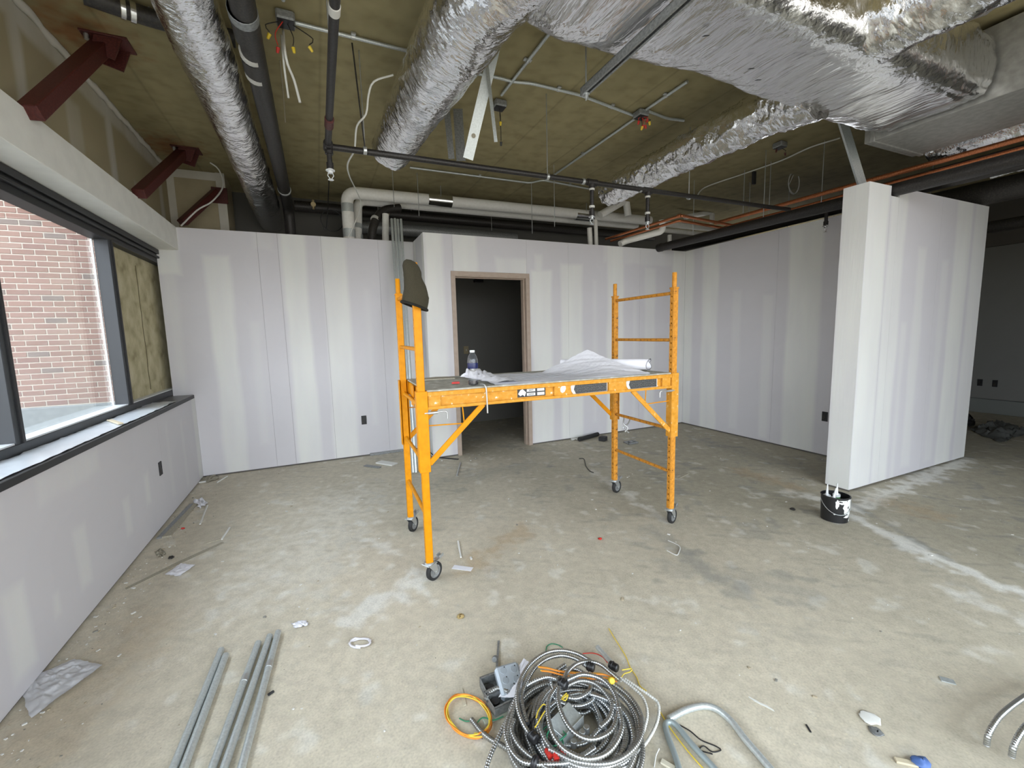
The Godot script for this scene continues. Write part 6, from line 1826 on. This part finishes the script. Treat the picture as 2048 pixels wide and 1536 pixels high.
	var tl := Basis(Vector3.RIGHT, 0.35)
	var m2 := Msh.new()
	m2.box(Vector3.ZERO, Vector3(0.105, 0.045, 0.125), 0.012, tl)
	obj("box", m2, mat(lin(0.44, 0.49, 0.54), 0.45, 0.4), jb)
	for q in [[-0.02, -0.035], [0.025, -0.03], [-0.022, 0.005], [0.024, 0.012], [0.0, 0.038]]:
		m2 = Msh.new()
		var o: Vector3 = tl * Vector3(q[0], 0.0228, q[1])
		var xf := Transform3D(tl, o)
		m2.lathe([Vector2(0.0, 0.0010), Vector2(0.0135, 0.0010), Vector2(0.0145, 0.0)], 20, xf)
		obj("knockout", m2, mat(lin(0.36, 0.40, 0.44), 0.5, 0.4), jb)
		m2 = Msh.new()
		m2.lathe([Vector2(0.0, 0.0013), Vector2(0.0028, 0.0013), Vector2(0.0028, 0.0)], 8, Transform3D(tl, o + tl * Vector3(0.008, 0, -0.012)))
		obj("screw_hole", m2, M.frame_edge, jb)
	for q in [[Vector3(0.586, 0, -1.545), 0.0, "dark open square box behind the light grey one"], [Vector3(0.581, 0, -1.474), 0.1, "dark square box lying in front of the light grey one"]]:
		var t := thing("square_box", q[2], "junction box", q[0] + Vector3(0, 0.002, 0), q[1])
		m2 = Msh.new()
		m2.box(Vector3(0, 0.002, 0), Vector3(0.115, 0.004, 0.10), 0.001)
		for s in [-1, 1]:
			m2.box(Vector3(s * 0.056, 0.022, 0), Vector3(0.003, 0.044, 0.10), 0.001)
			m2.box(Vector3(0, 0.022, s * 0.049), Vector3(0.115, 0.044, 0.003), 0.001)
			m2.box(Vector3(0, 0.043, s * 0.045), Vector3(0.115, 0.002, 0.011), 0.0)
		obj("shell", m2, M.galv_dull, t)
		m2 = Msh.new()
		m2.cyl(Vector3(-0.03, 0.006, 0.0), Vector3(-0.03, 0.03, 0.0), 0.018, 14)
		obj("clamp", m2, M.steel_dark, t)
	m2 = Msh.new()
	m2.box(Vector3(0.547, 0.006, -1.43), Vector3(0.13, 0.010, 0.035), 0.002, Basis(Vector3.UP, 0.05))
	solo("box_cover", m2, mat(lin(0.42, 0.44, 0.36), 0.6, 0.2), "pale green metal strip lying below the open boxes", "cover")
	solo("paper_sheet", crumple([Vector3(0.563, 0.04, -1.467), Vector3(0.625, 0.06, -1.413), Vector3(0.737, 0.08, -1.537), Vector3(0.727, 0.08, -1.566)], 12, 10, 0.006, 411), M.paper, "white card wedged between the grey box and the heap", "card")
	m2 = Msh.new()
	m2.bar(Vector3(0.706, 0.004, -1.811), Vector3(0.603, 0.012, -1.593), 0.010, 0.004)
	m2.cyl(Vector3(0.649, 0.004, -1.715), Vector3(0.637, 0.014, -1.695), 0.012, 10)
	solo("metal_strap", m2, M.galv_dull, "thin dark metal strap pointing up from the open boxes", "strap")
	m2 = Msh.new()
	m2.pipe(Vector3(1.094, 0.03, -1.536), Vector3(1.082, 0.045, -1.412), 0.011)
	solo("conduit_stub", m2, M.galv, "short steel conduit stub at the top right of the heap", "conduit")
	# galvanised bracket in the middle of the heap
	var gb := thing("box_bracket", "bent galvanised box bracket lying in the middle of the heap", "bracket", Vector3(0.721, 0.075, -1.209), 0.35)
	m2 = Msh.new()
	m2.box(Vector3(0, 0.03, 0), Vector3(0.12, 0.003, 0.07), 0.001, Basis(Vector3.RIGHT, 0.25))
	m2.box(Vector3(0.0, 0.012, 0.036), Vector3(0.12, 0.04, 0.003), 0.001)
	m2.box(Vector3(-0.06, 0.01, 0), Vector3(0.003, 0.05, 0.07), 0.001)
	obj("bracket", m2, M.galv, gb)
	for q in [-0.03, 0.02, 0.045]:
		m2 = Msh.new()
		m2.cyl(Vector3(q, -0.01, 0.06), Vector3(q, 0.014, 0.06), 0.011, 12)
		obj("locknut", m2, M.zinc, gb)
	# wires
	wire("tangle of black wires in the hollow of the heap", M.black_plastic, loops(Vector3(0.645, 0.07, -1.209), 0.05, 4.0, 0.0, 0.03, 0.02, 0.3), 0.003, "wire")
	wire("tangle of green and black wires at the lower centre of the heap", M.green_wire, loops(Vector3(0.651, 0.08, -1.176), 0.035, 2.0, 0.0, 0.03, 0.02, 1.3), 0.0028, "wire")
	wire("coil of orange wire lying left of the cable heap", M.orange_wire, ring_of(Vector3(0.434, 0.006, -1.473), 0.075, 0.105, 3.4, 0.15), 0.0028, "orange wire")
	wire("yellow wire wound through the orange coil left of the heap", M.yellow_wire, ring_of(Vector3(0.434, 0.012, -1.469), 0.070, 0.100, 2.3, 0.9), 0.0026, "yellow wire")
	var lb := [M.orange_wire, M.yellow_wire, M.orange_wire, M.yellow_wire, M.orange_wire]
	for i in 5:
		var o := Vector3(0, 0.004 * (i % 3), 0.0075 * i)
		wire(["first", "second", "third", "fourth", "fifth"][i] + " wire counted from the back in the orange and yellow bundle across the heap", lb[i], [Vector3(0.738, 0.125, -1.453) + o, Vector3(0.766, 0.13, -1.426) + o, Vector3(0.799, 0.13, -1.393) + o, Vector3(0.858, 0.12, -1.367) + o * 1.3, Vector3(0.921, 0.115, -1.337) + o * 1.2, Vector3(0.959, 0.11, -1.323) + o, Vector3(0.997, 0.1, -1.297) + o], 0.0032, "wire", "wires in the bundle across the heap")
	var m3 := Msh.new()
	m3.cyl(Vector3(0.975, 0.11, -1.281), Vector3(0.963, 0.13, -1.255), 0.012, 12, 0.003)
	solo("push_connector", m3, M.yellow_plastic, "yellow wire cap at the right end of the wire bundle", "connector")
	for q in [[Vector3(0.606, 0.1, -1.147), Vector3(0.608, 0.1, -1.116), "left of three red wire nuts in the heap"], [Vector3(0.625, 0.11, -1.125), Vector3(0.62, 0.105, -1.096), "middle of three red wire nuts in the heap"], [Vector3(0.65, 0.11, -1.116), Vector3(0.652, 0.11, -1.096), "right of three red wire nuts in the heap"]]:
		m3 = Msh.new()
		var a: Vector3 = q[0]
		var b: Vector3 = q[1]
		var d := (b - a).normalized()
		var x := Vector3.UP.cross(d).normalized()
		m3.lathe([Vector2(0.0, 0.0), Vector2(0.006, 0.0), Vector2(0.008, 0.004), Vector2(0.010, a.distance_to(b)), Vector2(0.0, a.distance_to(b) + 0.001)], 12, Transform3D(Basis(x, d, x.cross(d)), a))
		solo("red_wire_nut", m3, M.red_plastic, q[2], "wire nut", "red wire nuts in the heap")
	wire("long yellow string trailing up and down the right side of the heap", M.yellow_wire, [Vector3(1.241, 0.004, -1.645), Vector3(1.227, 0.004, -1.592), Vector3(1.214, 0.004, -1.534), Vector3(1.195, 0.004, -1.456), Vector3(1.17, 0.004, -1.395), Vector3(1.16, 0.004, -1.343), Vector3(1.141, 0.004, -1.298), Vector3(1.147, 0.004, -1.267)], 0.0022, "string")
	wire("yellow wire tail hooked at the right of the heap", M.yellow_wire, [Vector3(1.073, 0.03, -1.341), Vector3(1.102, 0.032, -1.353), Vector3(1.13, 0.035, -1.348), Vector3(1.144, 0.038, -1.356), Vector3(1.1, 0.04, -1.367)], 0.0024, "wire")
	wire("red wire arching behind the top right of the heap", M.red_wire, [Vector3(1.016, 0.02, -1.543), Vector3(1.063, 0.02, -1.522), Vector3(1.085, 0.02, -1.488), Vector3(1.085, 0.02, -1.447)], 0.0024, "wire")
	wire("green wire looping above the top of the heap", M.green_wire, [Vector3(0.881, 0.004, -1.648), Vector3(0.9, 0.004, -1.674), Vector3(0.93, 0.004, -1.678), Vector3(0.953, 0.004, -1.658), Vector3(0.963, 0.004, -1.635)], 0.0024, "wire")
	wire("green wire end poking left toward the orange coil", M.green_wire, [Vector3(0.402, 0.006, -1.482), Vector3(0.419, 0.008, -1.458), Vector3(0.444, 0.011, -1.442), Vector3(0.441, 0.013, -1.418), Vector3(0.482, 0.015, -1.436), Vector3(0.516, 0.018, -1.405), Vector3(0.556, 0.02, -1.401)], 0.0024, "wire")
	wire("yellow wires twisting inside the heap", M.yellow_wire, [Vector3(0.623, 0.12, -1.25), Vector3(0.645, 0.12, -1.273), Vector3(0.674, 0.12, -1.288), Vector3(0.679, 0.12, -1.268), Vector3(0.657, 0.12, -1.256), Vector3(0.616, 0.12, -1.227), Vector3(0.602, 0.12, -1.218)], 0.0024, "wire")
	wire("yellow loops at the centre top inside the heap", M.yellow_wire, [Vector3(0.734, 0.14, -1.259), Vector3(0.748, 0.14, -1.261), Vector3(0.768, 0.14, -1.267), Vector3(0.745, 0.14, -1.248), Vector3(0.739, 0.14, -1.263), Vector3(0.766, 0.14, -1.274)], 0.0026, "wire")
	wire("yellow wire tail along the right flank of the heap", M.yellow_wire, [Vector3(1.068, 0.01, -1.312), Vector3(1.059, 0.01, -1.289), Vector3(1.037, 0.01, -1.267)], 0.0022, "wire")
	wire("thin black wire curling right of the heap", M.black_plastic, [Vector3(1.147, 0.003, -1.103), Vector3(1.169, 0.003, -1.056), Vector3(1.177, 0.003, -1.012), Vector3(1.204, 0.003, -0.974), Vector3(1.21, 0.003, -0.954), Vector3(1.177, 0.003, -0.962), Vector3(1.168, 0.003, -0.991), Vector3(1.143, 0.003, -0.986), Vector3(1.171, 0.003, -0.956)], 0.0022, "wire")
	wire("yellow wire inside the grey hairpin tubing", M.yellow_wire, [Vector3(1.128, 0.006, -1.172), Vector3(1.11, 0.006, -1.096), Vector3(1.1, 0.006, -1.014), Vector3(1.098, 0.006, -0.945), Vector3(1.101, 0.006, -0.906)], 0.0024, "wire")
	m3 = Msh.new()
	m3.bar(Vector3(0.454, 0.002, -1.622), Vector3(0.443, 0.002, -1.532), 0.012, 0.004)
	solo("wood_shim", m3, mat(lin(0.50, 0.46, 0.36), 0.9), "pale shim lying under the orange wire coil", "shim")
	m3 = Msh.new()
	m3.bar(Vector3(0.988, 0.006, -1.014), Vector3(1.011, 0.006, -0.972), 0.02, 0.008)
	solo("wood_shim", m3, mat(lin(0.62, 0.58, 0.46), 0.9), "pale shim at the bottom edge right of the heap", "shim")
	wire("short pale wire standing up at the bottom right of the heap", M.white_cable, [Vector3(1.005, 0.02, -1.041), Vector3(0.981, 0.012, -1.031), Vector3(0.953, 0.004, -1.009)], 0.0024, "wire")

func ring_of(ce: Vector3, rx: float, rz: float, turns: float, a0: float) -> Array:
	var pts := []
	var n := int(turns * 12)
	for i in n:
		var a := a0 + TAU * i / 12.0
		var k := 1.0 + 0.05 * sin(i * 0.9) + 0.02 * sin(i * 2.3)
		pts.append(ce + Vector3(cos(a) * rx * k + sin(a) * 0.02, 0.0035 * float(i % 5) * 0.5 + 0.004 * float(i) / 12.0, sin(a) * rz * k))
	return pts

func wire(label: String, ma: Material, pts: Array, r: float, cat: String, group := "") -> void:
	var m := Msh.new()
	m.tube(spline(pts, 0.008), r, 6)
	solo(cat.replace(" ", "_"), m, ma, label, cat, group)

# ---------------------------------------------------------------- small litter
func chip(a: Vector3, b: Vector3, w: float, h: float, ma: Material, nm: String, label: String, cat: String, group := "") -> void:
	var m := Msh.new()
	var up := Vector3(0, h * 0.5 + 0.0005, 0)
	m.bar(a + up, b + up, w, h, minf(0.0015, h * 0.3))
	solo(nm, m, ma, label, cat, group)

func lump(at: Vector3, r: float, ma: Material, nm: String, label: String, cat: String, group := "", flat := 0.45) -> void:
	var m := Msh.new()
	var P := PackedVector3Array()
	fn.seed = int(at.x * 917.0 + at.z * 313.0)
	fn.frequency = 1.0
	for j in 7:
		var t := PI * (j + 0.02) / 6.04
		for k in 12:
			var a := TAU * k / 12.0
			var d := Vector3(sin(t) * cos(a), cos(t), sin(t) * sin(a))
			var q := r * (1.0 + 0.55 * fn.get_noise_3d(d.x * 1.4, d.y * 1.4, d.z * 1.4))
			P.append(at + Vector3(d.x * q, maxf(0.0006, r * flat + d.y * q * flat), d.z * q))
	m.grid(P, 7, 12, true)
	solo(nm, m, ma, label, cat, group)

func build_debris() -> void:
	# along the left wall
	chip(Vector3(-1.216, 0, -3.985), Vector3(-1.167, 0, -4.701), 0.035, 0.012, M.galv_dull, "track_offcut", "dark metal track offcut lying parallel to the left wall", "offcut")
	chip(Vector3(-1.174, 0, -3.991), Vector3(-1.152, 0, -4.719), 0.07, 0.010, M.card, "drywall_strip", "dusty drywall strip beside the dark track offcut", "drywall strip")
	chip(Vector3(-0.986, 0, -4.139), Vector3(-1.024, 0, -4.599), 0.012, 0.010, M.chalk, "wood_stick", "pale stick standing out from the left wall debris", "stick")
	chip(Vector3(-0.863, 0, -3.716), Vector3(-0.774, 0, -3.749), 0.012, 0.008, M.card, "wood_stick", "brown stick beside the bent white one near the left wall", "stick")
	chip(Vector3(-0.766, 0, -3.736), Vector3(-0.748, 0, -3.954), 0.012, 0.010, M.chalk, "wood_stick", "bright white stick near the left wall", "stick")
	solo("paper_scrap", crumple([Vector3(-1.168, 0, -4.795), Vector3(-1.114, 0, -4.836), Vector3(-1.034, 0, -4.631), Vector3(-1.07, 0, -4.548)], 14, 12, 0.035, 421), M.paper, "crumpled pinkish paper at the end of the track offcut", "paper scrap")
	solo("paper_scrap", crumple([Vector3(-1.27, 0, -5.565), Vector3(-1.147, 0, -5.649), Vector3(-1.086, 0, -5.465), Vector3(-1.178, 0, -5.371)], 14, 12, 0.03, 422), M.card, "crumpled brown paper in the far left corner", "paper scrap")
	solo("paper_scrap", crumple([Vector3(-1.172, 0, -3.734), Vector3(-1.149, 0, -3.779), Vector3(-1.091, 0, -3.669), Vector3(-1.118, 0, -3.621)], 10, 10, 0.02, 423), M.card, "folded brown card scrap against the left wall", "paper scrap")
	chip(Vector3(-1.079, 0, -5.318), Vector3(-1.017, 0, -5.521), 0.014, 0.010, M.chalk, "wood_stick", "white stick near the far left corner", "stick")
	chip(Vector3(-1.257, 0, -5.414), Vector3(-1.195, 0, -5.416), 0.02, 0.012, M.chalk, "wood_stick", "short white stick in the far left corner", "stick")
	lump(Vector3(-1.095, 0, -4.113), 0.014, M.red_plastic, "red_scrap", "red scrap on the floor near the left wall", "scrap")
	lump(Vector3(-1.038, 0, -3.573), 0.018, M.cast_iron, "dark_scrap", "dark lump on the floor near the left wall", "scrap")
	# below the back wall
	chip(Vector3(0.508, 0, -5.608), Vector3(0.924, 0, -5.614), 0.05, 0.03, M.galv_dull, "track_offcut", "metal track lying along the back wall behind the scaffold", "offcut")
	chip(Vector3(0.566, 0, -5.236), Vector3(0.727, 0, -5.035), 0.10, 0.014, M.chalk, "drywall_scrap", "pale drywall scrap in front of the track behind the scaffold", "drywall scrap")
	chip(Vector3(0.405, 0, -5.169), Vector3(0.553, 0, -5.002), 0.05, 0.012, M.galv_dull, "metal_scrap", "grey metal scrap left of the pale drywall scrap", "scrap")
	chip(Vector3(1.258, -0, -4.302), Vector3(1.434, 0, -4.733), 0.016, 0.012, M.zinc, "metal_rod", "short metal rod on the floor left of the doorway", "rod")
	chip(Vector3(1.212, 0, -5.114), Vector3(1.455, 0, -4.882), 0.03, 0.006, M.steel_dark, "metal_scrap", "flat dark strip at the foot of the door frame", "scrap")
	var m := Msh.new()
	m.tube(spline([Vector3(1.135, 0.1, -5.217), Vector3(1.183, 0.056, -5.084), Vector3(1.219, 0.012, -5.039)], 0.02), 0.006, 8)
	solo("wire_offcut", m, M.steel_dark, "dark wire offcut leaning at the foot of the jog", "wire")
	m = Msh.new()
	m.cyl(Vector3(3.177, 0.03, -4.881), Vector3(3.588, 0.03, -5.014), 0.028, 18, 0.004)
	solo("insulation_tube", m, M.rubber, "black foam insulation tube at the foot of the back wall", "insulation")
	solo("paper_scrap", crumple([Vector3(3.18, 0, -5.117), Vector3(3.326, 0, -5.134), Vector3(3.227, 0, -4.957), Vector3(3.107, 0, -4.962)], 10, 8, 0.03, 424), M.chalk, "white scrap beside the black insulation tube", "paper scrap")
	m = Msh.new()
	m.box(Vector3(3.491, 0.03, -4.764), Vector3(0.10, 0.06, 0.09), 0.006, Basis(Vector3.UP, 0.5))
	solo("metal_scrap", m, M.steel_dark, "dark metal box on the floor left of the far right scaffold post", "scrap")
	var fr := Msh.new()
	var fc := Vector3(3.736, 0, -4.476)
	for s in [-1, 1]:
		fr.box(fc + Vector3(s * 0.07, 0.01, 0), Vector3(0.02, 0.02, 0.12), 0.004)
		fr.box(fc + Vector3(0, 0.01, s * 0.05), Vector3(0.16, 0.02, 0.02), 0.004)
	fr.cyl(fc, fc + Vector3(0, 0.02, 0), 0.03, 16)
	solo("floor_box_ring", fr, M.galv_dull, "dusty metal floor box ring behind the scaffold", "floor box")
	m = Msh.new()
	m.tube(spline([Vector3(2.733, 0.004, -4.201), Vector3(2.773, 0.004, -4.156), Vector3(2.643, 0.004, -3.921), Vector3(2.581, 0.004, -3.755), Vector3(2.585, 0.004, -3.695)], 0.02), 0.004, 6)
	solo("wire_offcut", m, M.steel_dark, "dark curled wire on the floor under the scaffold", "wire")
	m = Msh.new()
	m.tube(spline([Vector3(2.178, 0.005, -2.204), Vector3(2.189, 0.005, -2.149), Vector3(2.182, 0.005, -2.097), Vector3(2.112, 0.005, -2.041), Vector3(2.078, 0.005, -2.029), Vector3(2.068, 0.005, -2.101)], 0.012), 0.0035, 6)
	solo("wire_offcut", m, M.white_cable, "bent white wire on the floor in front of the right scaffold wheel", "wire")
	chip(Vector3(3.225, 0, -3.145), Vector3(3.43, 0, -3.21), 0.03, 0.006, M.card, "metal_scrap", "thin dusty strip on the floor right of the scaffold", "scrap")
	# open floor
	chip(Vector3(0.7, 0, -2.571), Vector3(0.801, 0, -2.486), 0.045, 0.002, M.paper, "paper_tag", "white paper tag on the floor right of the near scaffold wheel", "paper tag")
	chip(Vector3(0.832, 0, -2.889), Vector3(0.781, 0, -2.656), 0.012, 0.008, M.chalk, "wood_stick", "white stick on the floor behind the paper tag", "stick")
	lump(Vector3(1.765, 0, -2.444), 0.014, M.red_plastic, "red_scrap", "red scrap on the open floor below the scaffold", "scrap")
	lump(Vector3(0.593, 0, -2.071), 0.020, mat(lin(0.45, 0.33, 0.14), 0.9), "tan_scrap", "tan scrap on the open floor behind the cable heap", "scrap", "", 0.25)
	m = Msh.new()
	for k in 2: m.tube(ring_of(Vector3(0.085, 0.004, -2.095), 0.042, 0.035, 1.2, k * 2.0), 0.005, 8)
	solo("tape_ring", m, mat(lin(0.62, 0.60, 0.62), 0.4), "loose ring of clear tape on the floor left of the heap", "tape")
	solo("paper_scrap", crumple([Vector3(-0.231, 0, -2.417), Vector3(-0.162, 0, -2.409), Vector3(-0.146, 0, -2.358), Vector3(-0.213, 0, -2.365)], 10, 8, 0.014, 425), M.paper, "torn white scrap above the front conduits", "paper scrap")
	m = Msh.new()
	m.plate(Vector3(1.501, 0.001, -1.065), Vector3(0.031, 0, 0.073).normalized(), Vector3(0, 0, 1), [Vector2(0.0, 0.0), Vector2(0.01, -0.012), Vector2(0.03, -0.010), Vector2(0.05, -0.005), Vector2(0.075, -0.012), Vector2(0.088, 0.002), Vector2(0.078, 0.018), Vector2(0.05, 0.012), Vector2(0.03, 0.018), Vector2(0.008, 0.016)], 0.003)
	solo("plastic_strip", m, M.chalk, "off-white plastic strip with rounded ends on the right foreground floor", "strip")
	lump(Vector3(1.824, 0, -0.798), 0.035, M.chalk, "drywall_scrap", "pale oval scrap on the right foreground floor", "drywall scrap", "", 0.12)
	lump(Vector3(1.782, 0, -0.757), 0.022, M.galv_dull, "dark_scrap", "dark flat scrap below the pale oval scrap", "scrap", "", 0.15)
	lump(Vector3(1.775, 0, -0.626), 0.024, mat(lin(0.07, 0.14, 0.36), 0.6), "blue_scrap", "blue scrap at the bottom edge right of centre", "scrap", "", 0.5)
	chip(Vector3(1.715, 0, -0.671), Vector3(1.762, 0, -0.629), 0.02, 0.008, mat(lin(0.55, 0.48, 0.34), 0.9), "wood_stick", "pale wood piece beside the blue scrap at the bottom edge", "stick")
	chip(Vector3(2.302, 0, -0.778), Vector3(2.33, 0, -0.741), 0.03, 0.004, M.galv, "metal_scrap", "small shiny metal scrap on the right floor", "scrap")
	chip(Vector3(1.582, 0, -0.887), Vector3(1.565, 0, -0.859), 0.006, 0.004, M.steel_dark, "dark_scrap", "thin dark splinter on the right foreground floor", "scrap")
	chip(Vector3(-0.297, 0, -1.944), Vector3(-0.276, 0, -1.957), 0.010, 0.008, M.steel_dark, "dark_scrap", "short dark screw beside the front conduits", "scrap")
	lump(Vector3(3.461, 0, -2.143), 0.02, M.cast_iron, "dark_scrap", "dark lump on the floor left of the black bucket", "scrap")
	# crumbs of gypsum and dirt nobody could count
	var mm := MultiMesh.new()
	mm.transform_format = MultiMesh.TRANSFORM_3D
	mm.use_colors = true
	var cm := Msh.new()
	cm.box(Vector3(0, 0.3, 0), Vector3(1, 0.6, 0.8), 0.2)
	var cmesh := cm.done()
	var bm := mat(Color.WHITE, 0.95)
	bm.vertex_color_use_as_albedo = true
	mm.mesh = cmesh
	mm.instance_count = 1500
	rng.seed = 5
	for i in 1500:
		var x := rng.randf_range(-1.2, 7.0)
		var z := rng.randf_range(-5.0, -0.5)
		if rng.randf() < 0.25:
			x = -1.24 + absf(rng.randfn(0.0, 0.12))
			z = rng.randf_range(-5.5, -1.6)
		elif rng.randf() < 0.25:
			x = rng.randf_range(-1.2, 5.1)
			z = (-5.58 if x < 1.15 else -5.02) + absf(rng.randfn(0.0, 0.10))
		var s := 0.003 + 0.010 * pow(rng.randf(), 4.0)
		if rng.randf() < 0.25: s *= 1.5
		mm.set_instance_transform(i, Transform3D(Basis(Vector3.UP, rng.randf() * TAU).scaled_local(Vector3(s * rng.randf_range(0.6, 1.8), s * 0.6, s)), Vector3(x, 0.0, z)))
		var k := rng.randf()
		mm.set_instance_color(i, Color(0.62, 0.61, 0.57) if k < 0.62 else Color(0.24, 0.23, 0.20) if k < 0.74 else Color(0.40, 0.34, 0.24))
	var mi := MultiMeshInstance3D.new()
	mi.name = "floor_crumbs"
	mi.multimesh = mm
	mi.material_override = bm
	add_child(mi)
	tag(mi, "crumbs of gypsum and dirt scattered over the bare floor", "debris", "", "stuff")
